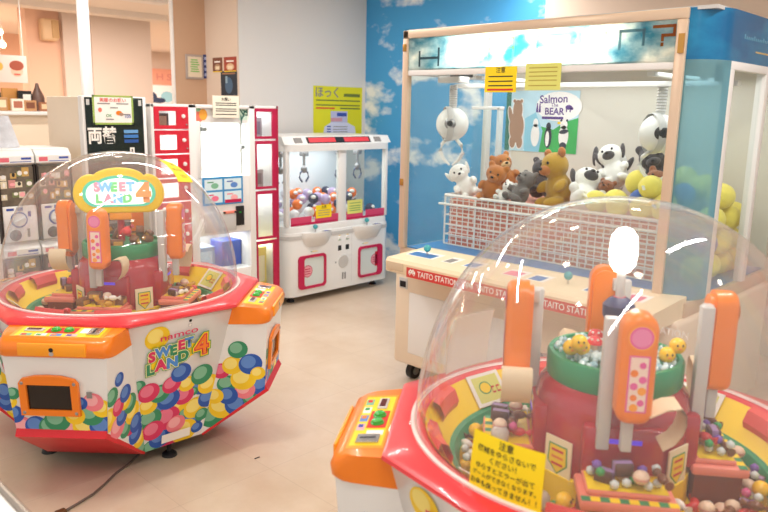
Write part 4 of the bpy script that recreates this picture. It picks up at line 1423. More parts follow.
for x in (-0.045, 0.045):
    b.lathe([(0, 0.012), (0.012, 0.01), (0.014, 0)], white_pl, 14, M @ Matrix.Translation((x, 0.51, 0)))
    b.rect(x - 0.018, x + 0.018, 0.49, 0.495, ink_g, M, 2); b.rect(x - 0.01, x + 0.01, 0.53, 0.535, yellow, M, 2)
    b.rect(x - 0.02, x + 0.02, 0.40, 0.445, black, M, 2)
b.lathe([(0, 0.006), (0.055, 0.005), (0.06, 0)], lgrey, 24, M @ Matrix.Translation((0, 0.30, 0)))
b.ell(-0.09, 0.30, 0.008, 0.008, grey, M, 2)
for k, xx in enumerate((-0.016, 0.012)):
    b.rect(xx, xx + 0.018, 0.14, 0.20, ink_grey, M, 2)
obj('coin_panel', b, body)
# posts, glass, header
for (x, y) in ((UX0 + 0.05, UY0 + 0.05), (UX1 - 0.05, UY0 + 0.05), (UX0 + 0.05, UY1 - 0.05), (UX1 - 0.05, UY1 - 0.05)):
    b = B(); b.box(x - 0.022, x + 0.022, y - 0.022, y + 0.022, 0.65, 1.27, white_pl, 0.012, 2); obj('post', b, uf)
b = B(); b.box(4.12, 4.21, UY0 + 0.022, UY0 + 0.06, 0.65, 1.27, white_pl, 0.01, 2); obj('mullion', b, uf)
b = B(); b.box(UX0 + 0.05, UX1 - 0.05, UY1 - 0.04, UY1 - 0.03, 0.65, 1.27, mat('back_pane_white', '#e6eef2', 0.4)); obj('back_pane', b, uf)
b = B()
for x0, x1 in ((UX0 + 0.07, 4.12), (4.21, UX1 - 0.07)):
    b.box(x0, x1, UY0 + 0.03, UY0 + 0.034, 0.655, 1.26, glass)
for x in (UX0 + 0.04, UX1 - 0.044):
    b.box(x, x + 0.004, UY0 + 0.07, UY1 - 0.07, 0.655, 1.26, glass)
obj('panes', b, uf)
for x0, x1 in ((UX0 + 0.075, 4.115), (4.215, UX1 - 0.075)):
    b = B()
    b.box(x0, x1, UY0 + 0.022, UY0 + 0.029, 0.655, 0.675, magenta, 0.002)
    b.box(x0, x0 + (x1 - x0) * 0.42, UY0 + 0.022, UY0 + 0.028, 0.675, 0.725, mat('rose_strip', '#d8466e', 0.4)); b.box(x1 - (x1 - x0) * 0.5, x1, UY0 + 0.022, UY0 + 0.028, 0.675, 0.725, mat('rose_strip', '#d8466e', 0.4))
    obj('rose_sill', b, uf)
b = B()
b.prism(rrect(UX0, UX1, UY0, UY1, 0.11), 1.26, 1.315, white_pl)
pr_ = [(UY0 + 0.02, 1.315), (UY0 + 0.06, 1.378), (UY1 - 0.02, 1.378), (UY1 - 0.02, 1.315)]
b.loft([[(UX0 + 0.01, y, z) for y, z in pr_], [(UX1 - 0.01, y, z) for y, z in pr_]], white_pl, True, True)
hd = obj('header', b, uf)
b = B()
Mh2 = FR((4.14, UY0 + 0.04, 1.3465), (1, 0, 0), (0, 0.04, 0.063))
b.box(-0.36, 0.36, -0.03, 0.028, 0.0, 0.004, black, 0.002, 1, Mh2)
b.rect(-0.34, -0.05, -0.022, 0.02, mat('display_red', '#c8343c', 0.4, emit=0.4), Mh2 @ Matrix.Translation((0, 0, 0.004)), 1)
b.rect(0.05, 0.34, -0.022, 0.02, mat('display_red', '#c8343c'), Mh2 @ Matrix.Translation((0, 0, 0.004)), 1)
for x in (-0.45, 0.45):
    b.box(x - 0.04, x + 0.04, -0.025, 0.022, 0.0, 0.003, ink_grey, 0, 1, Mh2)
obj('display_strip', b, hd)
area('twin_crane_lamp', (4.14, 4.9, 1.25), 0.9, 0.5, 5, (0.98, 0.99, 1))
for x in (3.70, 3.95, 4.36, 4.58):
    b = B()
    b.box(x - 0.03, x + 0.03, 4.80, 4.86, 1.20, 1.25, grey, 0.006); b.cyl((x, 4.83, 1.10), (x, 4.83, 1.2), 0.012, 0.012, grey, 10); b.ball((x, 4.83, 1.09), (0.03, 0.03, 0.035), grey, 12, 8)
    c = obj('claw', b, uf)
    for s in (-1, 1):
        b = B(); b.tube([(x, 4.83, 1.085), (x + s * 0.04, 4.83, 1.06), (x + s * 0.05, 4.83, 1.02), (x + s * 0.02, 4.83, 0.98)], 0.008, mat('claw_blue_grey', '#5f6b86', 0.35, metal=0.5), 6); obj('claw_finger', b, c)
# prizes heaped inside: small plush balls
rg = random.Random(11)
pc = [(mat('prize_orange', '#f0762a', 0.6), 'orange'), (mat('prize_navy', '#323a58', 0.6), 'dark blue'), (mat('prize_white', '#eceaf0', 0.6), 'white'), (mat('prize_lilac', '#b9a7cf', 0.6), 'lilac')]
pm = {}
for (m, n) in pc:
    b = B(); b.ball((0, 0, 0), 0.045, m, 14, 10); b.ball((0.0, -0.03, 0.015), (0.025, 0.02, 0.018), white_pl, 8, 6)
    pm[n] = b
first = {}
placed_ = []
for i in range(400):
    if len(placed_) >= 48:
        break
    x = UX0 + 0.12 + (UX1 - UX0 - 0.24) * rg.random()
    y = UY0 + 0.15 + 0.45 * rg.random()
    h = 0.16 * math.exp(-((x - 4.02) / 0.18) ** 2) + 0.16 * math.exp(-((x - 4.42) / 0.16) ** 2)
    z = 0.705 + (h * rg.random() if i % 2 else h)
    if any((Vector((x, y, z)) - q).length < 0.088 for q in placed_):
        continue
    placed_.append(Vector((x, y, z)))
    n = rg.choices(['orange', 'dark blue', 'white', 'lilac'], [5, 4, 3, 2])[0] if h > 0.05 else rg.choice(['white', 'lilac', 'dark blue'])
    if n not in first:
        o = obj('soft_prize_ball', pm[n]); first[n] = o
    else:
        o = first[n].copy(); COL.objects.link(o)
    o.location = (x, y, z - 0.045)
    o.rotation_euler = (0, 0, rg.uniform(-0.8, 0.8))
    tag(o, '%s soft prize ball heaped inside the white twin crane machine' % n, 'toy ball', 'soft balls in the twin crane machine')
notice('price_notice', 'yellow price card on the left window of the twin crane machine', NEGY(3.95, UY0 + 0.021, 0.755), 0.17, 0.11, paper_y, [('\u6ce8\u610f', 0, 0.034, 0.028, ink)] + bars(-0.065, 0.065, (0.005, -0.015, -0.035), 0.006, ink_grey))
notice('price_notice', 'pale green price card on the right window of the twin crane machine', NEGY(4.31, UY0 + 0.021, 0.765), 0.18, 0.12, paper_p, bars(-0.065, 0.065, (0.03, 0.005, -0.015, -0.035), 0.006, ink_g))
# yellow wall poster
b = B()
Mw = NEGY(4.85, 5.398, 1.58)
b.box(-0.32, 0.32, -0.235, 0.235, 0, 0.003, mat('poster_lime', '#e3dd1c', 0.6), 0, 1, Mw)
Mv = Mw @ Matrix.Translation((0, 0, 0.003))
b.text('\u307b\u3063\u304f', 0.11, ink_grey, Mv, -0.14, 0.17, 2, 0.02)
b.rect(0.07, 0.29, 0.14, 0.17, mat('olive_ink', '#6d7a35', 0.7), Mv, 1)
for y in (0.095, 0.05):
    b.rect(-0.29, 0.29, y, y + 0.012, mat('olive_ink', '#6d7a35', 0.7), Mv, 1)
b.rect(-0.29, -0.05, 0.02, 0.034, ink_r, Mv, 1); b.rect(0.02, 0.29, 0.02, 0.034, mat('olive_ink', '#6d7a35'), Mv, 1)
b.rect(-0.1, 0.12, -0.12, 0.0, mat('lilac_print', '#c4c3e0', 0.6), Mv, 1); b.rect(-0.1, 0.05, -0.1, -0.065, mat('rose_print', '#d69aa5', 0.6), Mv, 2); b.rect(-0.02, 0.11, -0.05, -0.015, ink_b, Mv, 2)
b.prism([(-0.2, -0.235), (0.24, -0.235), (0.22, -0.15), (0.12, -0.11), (-0.1, -0.11), (-0.18, -0.15)], 0.0, 0.0008, mat('lilac_pale', '#dcdcf0', 0.6), M=Mv)
for y in (-0.155, -0.18, -0.205):
    b.rect(-0.15, -0.10, y, y + 0.012, ink_b, Mv, 3); b.rect(-0.07, 0.12, y, y + 0.008, ink_grey, Mv, 3)
tag(obj('wall_poster', b, flat=True), 'lime yellow poster on the white wall above the twin crane machine', 'poster')

# ------------------------------------------------------------------ the red-framed prize locker machine
LX0, LX1, LY0, LY1, LZ = 2.326, 3.351, 4.40, 4.95, 1.612
lk = thing('prize_locker_machine', 'white prize machine with red locker doors either side of a lit window', 'arcade game', (2.84, 4.67, 0))
b = B()
b.box(LX0, 2.63, LY0 + 0.35, LY1, 0.0, LZ, white_mt, 0.004)
b.box(3.125, LX1, LY0 + 0.30, LY1, 0.0, LZ, white_mt, 0.004)
b.box(LX0, LX0 + 0.02, LY0, LY1, 0, LZ, white_mt); b.box(2.60, 2.66, LY0, LY1, 0, LZ, white_mt, 0.004); b.box(3.09, 3.14, LY0, LY1, 0, LZ, white_mt, 0.004); b.box(LX1 - 0.016, LX1, LY0 + 0.012, LY1, 0, LZ, white_mt); b.box(LX1 - 0.016, LX1, LY0, LY0 + 0.012, 0, LZ, mat('crimson_post', '#b31a45', 0.4))
b.box(LX0, LX1, LY0, LY1, LZ - 0.025, LZ, white_mt, 0.004)
b.box(2.62, 3.13, LY1 - 0.03, LY1, 0.0, LZ, white_mt)
b.box(2.62, 3.13, LY0 + 0.02, LY1, 1.49, 1.60, white_mt)
b.box(2.62, 3.13, LY0 + 0.005, LY1, 0.70, 1.115, white_mt, 0.004)
b.box(2.62, 3.13, LY0 + 0.005, LY1, 0.02, 0.43, white_mt, 0.004)
b.box(2.62, 2.69, LY0 + 0.005, LY0 + 0.05, 1.10, 1.50, white_mt, 0.004); b.box(3.095, 3.13, LY0 + 0.005, LY0 + 0.05, 1.10, 1.50, white_mt, 0.004)
b.box(LX0, 2.62, LY0 + 0.02, LY0 + 0.35, 0.0, 0.11, white_mt); b.box(3.13, LX1, LY0 + 0.02, LY0 + 0.35, 0.0, 0.2, white_mt)
obj('carcass', b, lk)


def locker_door(x0, x1, z0, z1, fx0, fx1, fz0, fz1, m, knobs):
    """a red frame round a window"""
    b = B()
    M = NEGY((x0 + x1) / 2, LY0 + 0.012, (z0 + z1) / 2)
    hw, hh = (x1 - x0) / 2 - 0.003, (z1 - z0) / 2 - 0.006
    o_ = [(-hw, -hh), (hw, -hh), (hw, hh), (-hw, hh)]
    i_ = [(-hw + fx0, -hh + fz0), (hw - fx1, -hh + fz0), (hw - fx1, hh - fz1), (-hw + fx0, hh - fz1)]
    b.loft([[(x, y, 0) for x, y in o_], [(x, y, 0.014) for x, y in o_], [(x, y, 0.014) for x, y in i_], [(x, y, 0.0) for x, y in i_]], m, M=M)
    d = obj('locker_door', b, lk)
    b = B(); b.box(-hw + fx0, hw - fx1, -hh + fz0, hh - fz1, 0.002, 0.004, glass, 0, 1, M); obj('door_pane', b, d)
    if knobs:
        b = B(); b.lathe([(0, 0.024), (0.012, 0.022), (0.014, 0.014)], white_pl, 14, M @ Matrix.Translation((hw - 0.036, 0.01, 0))); obj('knob', b, d)
        b = B(); b.lathe([(0, 0.02), (0.006, 0.018), (0.007, 0.014)], chrome, 10, M @ Matrix.Translation((hw - 0.014, -0.045, 0))); obj('lock', b, d)
    b = B(); b.box(-hw, hw, -hh - 0.004, -hh, 0.0, 0.008, mat('pink_light_strip', '#f3a9bd', 0.4), 0, 1, M); obj('shelf_edge', b, d)


zt = [1.60, 1.445, 1.285, 1.125, 0.965, 0.805, 0.645, 0.485, 0.325, 0.13]
for i in range(len(zt) - 1):
    locker_door(2.346, 2.60, zt[i + 1], zt[i], 0.035, 0.085, 0.022, 0.028, crimson, True)
    area('locker_lamp', (2.46, LY0 + 0.18, zt[i] - 0.02), 0.18, 0.2, 0.75, (1, 0.98, 0.97)) if i < 5 else None
for (z0, z1) in ((1.37, 1.60), (1.0, 1.365), (0.62, 0.995), (0.205, 0.615)):
    locker_door(3.14, 3.335, z0, z1, 0.012, 0.035, 0.016, 0.024, mat('crimson_frame', '#b8184a', 0.35), False)
    area('locker_lamp', (3.235, LY0 + 0.18, z1 - 0.03), 0.14, 0.2, 0.6, (1, 0.98, 0.97))
area('window_lamp', (2.88, LY0 + 0.25, 1.48), 0.34, 0.35, 6, (1, 0.99, 0.98))
b = B(); b.box(2.69, 3.095, LY0 + 0.02, LY0 + 0.024, 1.115, 1.49, glass); obj('window_pane', b, lk)
b = B(); b.box(2.70, 2.725, LY0 + 0.05, LY0 + 0.08, 1.115, 1.49, lgrey, 0.004); b.box(3.05, 3.07, LY0 + 0.06, LY0 + 0.08, 1.115, 1.49, lgrey, 0.004); b.box(2.72, 2.76, LY0 + 0.03, LY0 + 0.06, 1.43, 1.46, grey, 0.004); b.box(3.04, 3.07, LY0 + 0.03, LY0 + 0.06, 1.30, 1.33, grey, 0.004); obj('rail', b, lk)
# picture strips of the head board
b = B(); M = NEGY(2.875, LY0 + 0.019, 1.55)
b.ell(-0.185, -0.01, 0.04, 0.045, mat('print_coral', '#ee7763', 0.5), M, 1); b.ell(-0.15, -0.005, 0.032, 0.038, mat('print_amber', '#f2a83b', 0.5), M, 2); b.ell(-0.19, 0.03, 0.02, 0.016, mat('print_leaf', '#8fc49b', 0.5), M, 3)
obj('head_print', b, lk, flat=True)
b = B()
for k in range(6):
    b.ell(0.19 + 0.03 * math.cos(k), -0.005 + 0.03 * math.sin(k * 1.7), 0.032, 0.006, mat('print_teal', '#2d6d61', 0.5), M, 1 + k * 0.2, k * 0.55)
b.rect(0.14, 0.245, -0.042, 0.045, mat('print_mint', '#cfe6d8', 0.5), M, 0.6)
obj('head_print', b, lk, flat=True)
notice('rule_sheet', 'white rule sheet clipped above the lit locker window', NEGY(2.895, LY0 - 0.004, 1.60), 0.215, 0.15, mat('ivory_paper', '#ece6d4', 0.8), [('\u304a\u9858\u3044', 0, 0.05, 0.026, ink)] + bars(-0.085, 0.085, (0.022, 0.008, -0.018, -0.032, -0.055), 0.006, ink))
b = B(); M = NEGY(2.858, LY0 + 0.003, 1.015)
b.box(-0.168, 0.168, -0.10, 0.10, 0, 0.006, mat('frame_blue', '#3f93cf', 0.4), 0.002, 1, M)
Mq = M @ Matrix.Translation((0, 0, 0.006))
for (x, y, c) in ((-0.08, 0.045, 'g'), (0.08, 0.045, 'b'), (-0.08, -0.045, 'r'), (0.08, -0.045, 'p')):
    b.rect(x - 0.072, x + 0.072, y - 0.038, y + 0.038, mat('print_ice', '#d9eef6', 0.5), Mq, 1)
    b.ell(x + 0.01, y - 0.008, 0.03, 0.02, PL[c], Mq, 2); b.rect(x - 0.05, x + 0.0, y + 0.014, y + 0.022, PR[c], Mq, 2)
b.rect(0.01, 0.15, -0.09, -0.066, magenta, Mq, 3)
obj('how_to_panel', b, lk, flat=True)
b = B(); b.box(2.855, 2.965, LY0 - 0.006, LY0 + 0.006, 0.845, 0.865, pink, 0.003); b.box(2.855, 2.87, LY0 - 0.009, LY0, 0.848, 0.862, black); b.box(2.945, 2.965, LY0 - 0.009, LY0, 0.848, 0.862, black); obj('guide_bar', b, lk)
b = B(); b.box(2.962, 3.03, LY0 - 0.008, LY0 + 0.006, 0.752, 0.895, black, 0.004); b.box(2.985, 3.0, LY0 - 0.011, LY0 - 0.007, 0.845, 0.855, green_b); obj('coin_unit', b, lk)
b = B(); b.box(2.70, 2.965, LY0 - 0.002, LY0 + 0.006, 0.72, 0.86, lgrey, 0.004); obj('service_flap', b, lk)
b = B(); b.box(2.66, 3.09, LY0 + 0.02, LY0 + 0.024, 0.43, 0.70, glass); obj('outlet_pane', b, lk)
area('outlet_lamp', (2.88, LY0 + 0.22, 0.69), 0.3, 0.3, 2.5)
# prize boxes behind the doors
def gift(x, y, z, w, d, h, m, label, m2=None):
    b = B(); b.box(x - w / 2, x + w / 2, y - d / 2, y + d / 2, z, z + h, m, 0.003, 1)
    if m2:
        b.rect(-w * 0.36, w * 0.36, h * 0.2, h * 0.8, m2, NEGY(x, y - d / 2 - 0.0005, z), 1)
    tag(obj('prize_box', b), label, 'box')


gift(2.44, 4.55, 1.452, 0.13, 0.12, 0.10, mat('box_charcoal', '#4d4543', 0.5), 'dark prize box in the top left red locker', mat('box_sand', '#b5a189', 0.5))
gift(2.78, 4.62, 0.43, 0.17, 0.16, 0.16, mat('box_steel_blue', '#7d94b8', 0.5), 'grey-blue prize box at the left of the low outlet window', mat('box_pale_blue', '#b8c8de', 0.5))
gift(3.0, 4.60, 0.43, 0.17, 0.16, 0.19, mat('box_royal_blue', '#2f4fae', 0.5), 'royal blue prize box at the right of the low outlet window')
gift(3.225, 4.56, 1.37, 0.12, 0.10, 0.16, mat('box_silver', '#c3c0cb', 0.4), 'silver figure box in the top right locker', mat('box_mauve', '#9890a8', 0.5))
gift(3.225, 4.56, 1.0, 0.13, 0.10, 0.14, mat('box_greige', '#b7aeb0', 0.5), 'grey figure box in the second right locker', mat('box_taupe', '#8e8286', 0.5))
gift(3.195, 4.56, 0.62, 0.08, 0.10, 0.30, mat('box_slate', '#6f7488', 0.5), 'tall slate blue figure box in the third right locker', mat('box_pale_slate', '#aeb3c4', 0.5))
gift(3.225, 4.54, 0.205, 0.14, 0.10, 0.34, mat('box_lemon', '#f3e27a', 0.5), 'tall lemon yellow figure box in the bottom right locker', mat('box_cream', '#f9f3cf', 0.5))

# ------------------------------------------------------------------ money changer
CX0, CX1 = 1.887, 2.272
ch = thing('money_changer', 'cream money changer with black front and white lettering', 'change machine', (2.08, 4.65, 0))
b = B()
b.box(CX0 - 0.002, CX1 + 0.02, LY0 + 0.04, 4.95, 0, 1.645, cream, 0.006)
b.box(CX0 - 0.005, CX1 + 0.025, LY0, LY0 + 0.06, 0, 1.65, white_mt, 0.006)
obj('cabinet', b, ch)
b = B(); b.box(CX0 + 0.012, CX1, LY0 - 0.008, LY0 + 0.004, 0.62, 1.642, mat('changer_black', '#14201f', 0.18), 0.003, 1); fp_ = obj('front_panel', b, ch)
b = B(); M = NEGY(0, LY0 - 0.0085, 0)
b.text('\u4e21\u66ff', 0.108, paper, M, 1.995, 1.405, 2, 0.03, sx=0.86)
obj('lettering', b, fp_, flat=True)
b = B()
for k, c in enumerate(('#24539f', '#3f7cc4', '#6aa2d8')):
    b.rect(2.135, 2.23, 1.365 + k * 0.03, 1.385 + k * 0.03, mat('changer_blue_' + 'abc'[k], c, 0.4), M, 2)
b.rect(2.17, 2.20, 1.30, 1.335, paper, M, 2); b.rect(2.18, 2.19, 1.31, 1.325, ink, M, 3)
for x in (1.915, 2.25):
    b.rect(x - 0.01, x + 0.01, 1.595, 1.63, lgrey, M, 2)
for k in range(7):
    b.ell(1.95 + 0.05 * k, 1.27 + 0.015 * math.sin(k * 2), 0.03, 0.018, mat('changer_leaf', '#24402c', 0.4), M, 1 + k * 0.1, k)
obj('panel_print', b, fp_, flat=True)
b = B(); b.box(1.96, 2.2, LY0 - 0.02, LY0, 0.86, 0.95, grey, 0.006); b.box(1.98, 2.18, LY0 - 0.023, LY0 - 0.018, 0.88, 0.93, black); obj('coin_tray', b, ch)
M = NEGY(2.072, LY0 - 0.011, 1.567)
nt_ = notice('changer_notice', 'white notice with green border taped over the money changer', M, 0.262, 0.178, paper, [], 'notice', (mat('border_green', '#9db85a', 0.6), 0.012))
b = B(); Mq = M @ Matrix.Translation((0, 0, 0.002))
b.text('\u4e21\u66ff\u306e\u304a\u9858\u3044', 0.026, ink_r, Mq, 0, 0.058, 2, 0.012, sx=1.1)
for (x0, x1, y) in ((-0.1, -0.02, 0.035), (0.02, 0.1, 0.035), (-0.02, 0.03, 0.01), (0.06, 0.11, -0.03), (-0.05, 0.0, -0.06)):
    b.rect(x0, x1, y, y + 0.007, ink_grey, Mq, 2)
b.ell(-0.085, 0.0, 0.012, 0.014, mat('print_coral', '#ee7763'), Mq, 2); b.ell(0.035, -0.018, 0.02, 0.014, orange, Mq, 2); b.ell(0.05, -0.026, 0.014, 0.01, brn, Mq, 3)
b.text('100', 0.03, ink_b, Mq, 0.09, -0.04, 2, 0.01); b.text('OK', 0.026, ink_g, Mq, -0.03, -0.035, 2, 0.01)
obj('notice_print', b, nt_, flat=True)

# ------------------------------------------------------------------ capsule toy machines
def capsule_machine(x0, x1, z0, label):
    t = thing('capsule_toy_machine', label, 'capsule machine', ((x0 + x1) / 2, 4.58, z0), 'capsule toy machines')
    w = x1 - x0
    b = B()
    b.box(x0, x1, LY0 + 0.02, 4.76, z0, z0 + 0.54, white_pl, 0.008)
    pr2 = [(LY0 + 0.02, z0 + 0.44), (LY0 - 0.012, z0 + 0.46), (LY0 - 0.01, z0 + 0.50), (LY0 + 0.03, z0 + 0.538), (LY0 + 0.1, z0 + 0.54), (LY0 + 0.1, z0 + 0.44)]
    b.loft([[(x0 + 0.002, y, z) for y, z in pr2], [(x1 - 0.002, y, z) for y, z in pr2]], white_pl, True, True)
    b.box(x0, x0 + 0.012, LY0 - 0.01, LY0 + 0.03, z0 + 0.0, z0 + 0.45, dark); b.box(x1 - 0.008, x1, LY0 - 0.01, LY0 + 0.03, z0 + 0.2, z0 + 0.45, dark)
    obj('body', b, t)
    M = NEGY((x0 + x1) / 2, LY0 - 0.002, z0)
    b = B()
    b.box(-w / 2 + 0.012, w / 2 - 0.008, 0.215, 0.44, -0.02, 0.0, mat('toy_window', '#6f6659', 0.25, noise=0.5, scale=30), 0.004, 1, M)
    wn = obj('window', b, t)
    b = B()
    r2 = random.Random(int(x0 * 100))
    for k in range(12):
        x = -w / 2 + 0.04 + (w - 0.08) * (k % 4) / 3 + r2.uniform(-0.012, 0.012)
        y = 0.24 + 0.06 * (k // 4) + 0.03 * r2.random()
        b.rect(x - r2.uniform(0.012, 0.026), x + 0.016, y, y + r2.uniform(0.025, 0.055), (mat('toy_tan', '#c9a35c', 0.5), mat('toy_rose', '#cf8f8a', 0.5), mat('toy_cream', '#e6dcc0', 0.5), mat('toy_olive', '#76824f', 0.5))[r2.randrange(4)], M, 1 + 0.05 * k)
        b.ell(x, y + 0.02, r2.uniform(0.006, 0.018), r2.uniform(0.006, 0.016), (paper, ink, f_white, PL['p'])[r2.randrange(4)], M, 2)
    obj('toy_card', b, wn, flat=True)
    b = B(); b.box(-w / 2 + 0.012, w / 2 - 0.006, 0.005, 0.215, -0.01, 0.004, white_pl, 0.008, 2, M); pl_ = obj('front_plate', b, t)
    b = B()
    Mp_ = M @ Matrix.Translation((-0.005, 0.135, 0.004))
    b.lathe([(0.047, 0), (0.045, 0.006), (0.038, 0.008)], mat('dial_blue', '#2b55a8', 0.4), 28, Mp_); b.lathe([(0.038, 0.006), (0.034, 0.012), (0, 0.013)], white_pl, 28, Mp_); b.box(-0.03, 0.03, -0.007, 0.007, 0.01, 0.024, white_pl, 0.004, 2, Mp_ @ Matrix.Rotation(0.5, 4, 'Z'))
    obj('dial', b, pl_)
    b = B(); b.ball(M @ Vector((-0.03, 0.045, 0.0)), (0.034, 0.02, 0.034), mat('outlet_smoke', '#3b3432', 0.15), 18, 12); obj('outlet_cover', b, pl_)
    b = B(); Mr_ = M @ Matrix.Translation((0, 0, 0.0045))
    b.rect(-0.07, -0.03, 0.19, 0.203, ink_b, Mr_, 1); b.rect(-0.015, 0.02, 0.187, 0.207, PR['b'], Mr_, 1); b.rect(0.045, 0.062, 0.15, 0.18, ink_b, Mr_, 1); b.rect(0.035, 0.05, 0.03, 0.08, ink_grey, Mr_, 1)
    obj('plate_print', b, pl_, flat=True)
    b = B(); Mh_ = FR(((x0 + x1) / 2, LY0 - 0.0115, z0 + 0.48), (1, 0, 0), (0, 0.002, 0.04))
    b.rect(-0.085, -0.035, -0.012, 0.012, mat('label_rose', '#e06a78', 0.5), Mh_, 1); b.rect(0.03, 0.085, 0.0, 0.012, ink_b, Mh_, 1); b.rect(-0.03, 0.085, -0.014, -0.01, ink_b, Mh_, 1)
    obj('cap_print', b, t, flat=True)


capsule_machine(1.588, 1.795, 0.80, 'upper white capsule toy machine nearest the money changer')
capsule_machine(1.375, 1.582, 0.80, 'upper white capsule toy machine cut by the frame edge')
capsule_machine(1.588, 1.795, 0.26, 'lower white capsule toy machine nearest the money changer')
capsule_machine(1.375, 1.582, 0.26, 'lower white capsule toy machine cut by the frame edge')
b = B(); b.box(1.37, 1.80, 4.42, 4.76, 0.0, 0.26, white_mt, 0.006); b.box(1.37, 1.80, 4.41, 4.43, 0.02, 0.22, red_skirt, 0.004); tag(obj('machine_stand', b), 'white stand with red front under the capsule toy machines', 'stand')
b = B()
foil = mat('silver_foil', '#c9ccd4', 0.28, metal=0.35, noise=0.45, scale=14, bump=0.6, bscale=40)
t_ = [(1.40, 4.52, 1.342), (1.555, 4.52, 1.342), (1.522, 4.58, 1.525), (1.40, 4.58, 1.525)]
b.loft([[p for p in t_], [(x, y + 0.006, z) for x, y, z in t_]], foil, True, True)
b.box(1.42, 1.53, 4.525, 4.60, 1.34, 1.346, paper)
tag(obj('foil_card', b), 'silver foil display card standing on the capsule machines', 'display card')

# ------------------------------------------------------------------ things on the recess walls
b = B(); M = NEGY(3.56, 5.898, 1.945)
b.box(-0.09, 0.09, -0.108, 0.108, 0, 0.012, mat('silver_frame', '#b7a9a2', 0.35, metal=0.4), 0.004, 1, M); fr_ = tag(obj('picture_frame', b), 'silver framed certificate on the tan recess wall', 'picture frame')
b = B(); Mq = M @ Matrix.Translation((0, 0, 0.012)); b.rect(-0.07, 0.07, -0.088, 0.088, mat('cert_paper', '#e6d6bd', 0.7), Mq, 1)
for k in range(6):
    b.rect(-0.045 + 0.006 * (k % 2), 0.045 - 0.008 * (k % 3), -0.045 + k * 0.02, -0.033 + k * 0.02, mat('cert_green', '#8fbf6c', 0.6), Mq, 2)
obj('certificate', b, fr_, flat=True)
b = B(); M = NEGY(3.675, 5.898, 1.955); b.box(-0.022, 0.022, -0.105, 0.105, 0, 0.003, mat('strip_navy', '#2b3a78', 0.5), 0, 1, M)
for k in range(4):
    b.rect(-0.012, 0.012, -0.085 + k * 0.048, -0.06 + k * 0.048, mat('strip_pale', '#a9b4d8', 0.5), M @ Matrix.Translation((0, 0, 0.003)), 1)
tag(obj('sign_strip', b, flat=True), 'narrow navy sign strip beside the framed certificate', 'sign')
NX = lambda y, z: NEGX(3.684, y, z)
for (y, wd, h1, h2, lab) in ((5.71, 0.15, '#7a4634', '#b08a6a', 'brown food picture in the recess corner'), (5.51, 0.19, '#a2402f', '#d9b08a', 'red food picture at the recess edge')):
    M = NX(y, 1.965)
    b = B(); b.box(-wd / 2, wd / 2, -0.062, 0.062, 0, 0.003, mat('food_' + h1[1:], h1, 0.5), 0, 1, M); Mq = M @ Matrix.Translation((0, 0, 0.003))
    b.ell(0.0, -0.022, wd * 0.32, 0.03, mat('food_' + h2[1:], h2, 0.5), Mq, 1); b.rect(-wd * 0.2, wd * 0.2, -0.04, -0.012, mat('food_cream', '#e8d3b6', 0.5), Mq, 2); b.rect(-wd / 2, wd / 2, -0.062, -0.056, yellow, Mq, 2); b.rect(-wd * 0.3, wd * 0.3, 0.02, 0.032, paper, Mq, 2)
    tag(obj('food_picture', b, flat=True), lab, 'picture')
M = NX(5.535, 1.805); b = B(); b.box(-0.125, 0.125, -0.105, 0.105, 0, 0.003, mat('poster_night', '#27313d', 0.5), 0, 1, M); Mq = M @ Matrix.Translation((0, 0, 0.003))
b.ell(0.0, -0.02, 0.06, 0.07, mat('poster_dusk', '#46627d', 0.5), Mq, 1); b.rect(-0.05, -0.02, 0.0, 0.06, mat('poster_mist', '#8da6b8', 0.5), Mq, 2); b.rect(-0.1, 0.1, 0.075, 0.088, mat('poster_bronze', '#9a6e52', 0.5), Mq, 2)
tag(obj('dark_poster', b, flat=True), 'dark blue poster under the food pictures', 'poster')

# ------------------------------------------------------------------ far shop and hall
M = NEGY(8.15, 14.985, 2.22)
b = B(); b.box(-1.2, 1.2, -0.18, 0.17, 0, 0.02, mat('banner_pink', '#eda78f', 0.6), 0, 1, M); bn = tag(obj('hall_banner', b), 'long pink shop banner seen through the gap', 'banner')
b = B(); b.text('T H S', 0.2, mat('banner_rose', '#d98a80', 0.6), M @ Matrix.Translation((0, 0, 0.02)), 0, -0.01, 1, 0.01, sx=1.3); obj('banner_lettering', b, bn, flat=True)
b = B(); M = NEGY(8.15, 14.985, 1.87)
b.box(-0.6, 0.6, -0.22, 0.17, 0, 0.02, mat('poster_white', '#f7f7f7'), 0, 1, M); Mq = M @ Matrix.Translation((0, 0, 0.02))
b.ell(-0.22, -0.1, 0.16, 0.13, mat('poster_ink_blue', '#33405e', 0.6), Mq, 1); b.ell(-0.02, -0.16, 0.16, 0.06, mat('poster_ink_blue', '#33405e'), Mq, 2); b.ell(0.18, -0.08, 0.16, 0.12, mat('poster_aqua', '#9ed3e2', 0.6), Mq, 1)
tag(obj('hall_poster', b, flat=True), 'white poster with dark and aqua shapes below the pink banner', 'poster')
for (x, y) in ((7.1, 11.9), (8.2, 13.6)):
    t = thing('downlight', 'round recessed downlight in the far hall ceiling', 'ceiling light', (x, y, CEIL - 0.02), 'far hall downlights')
    b = B(); b.lathe([(0, 0.001), (0.08, 0.0), (0.09, 0.02)], mat('hall_lens', '#fff1dc', 0.4, emit=8.0), 20, Matrix.Translation((x, y, CEIL - 0.02))); obj('lens', b, t)
# wall box (speaker)
b = B(); b.box(3.60, 3.80, 9.40, 9.55, 2.36, 2.62, mat('speaker_cream', '#e9c69c', 0.5), 0.03, 3); sp = tag(obj('wall_speaker', b), 'cream wall speaker box high on the shop wall', 'speaker')
b = B(); b.box(3.71, 3.795, 9.385, 9.402, 2.39, 2.60, mat('speaker_tan', '#cfa877', 0.6), 0.006); obj('grille', b, sp)
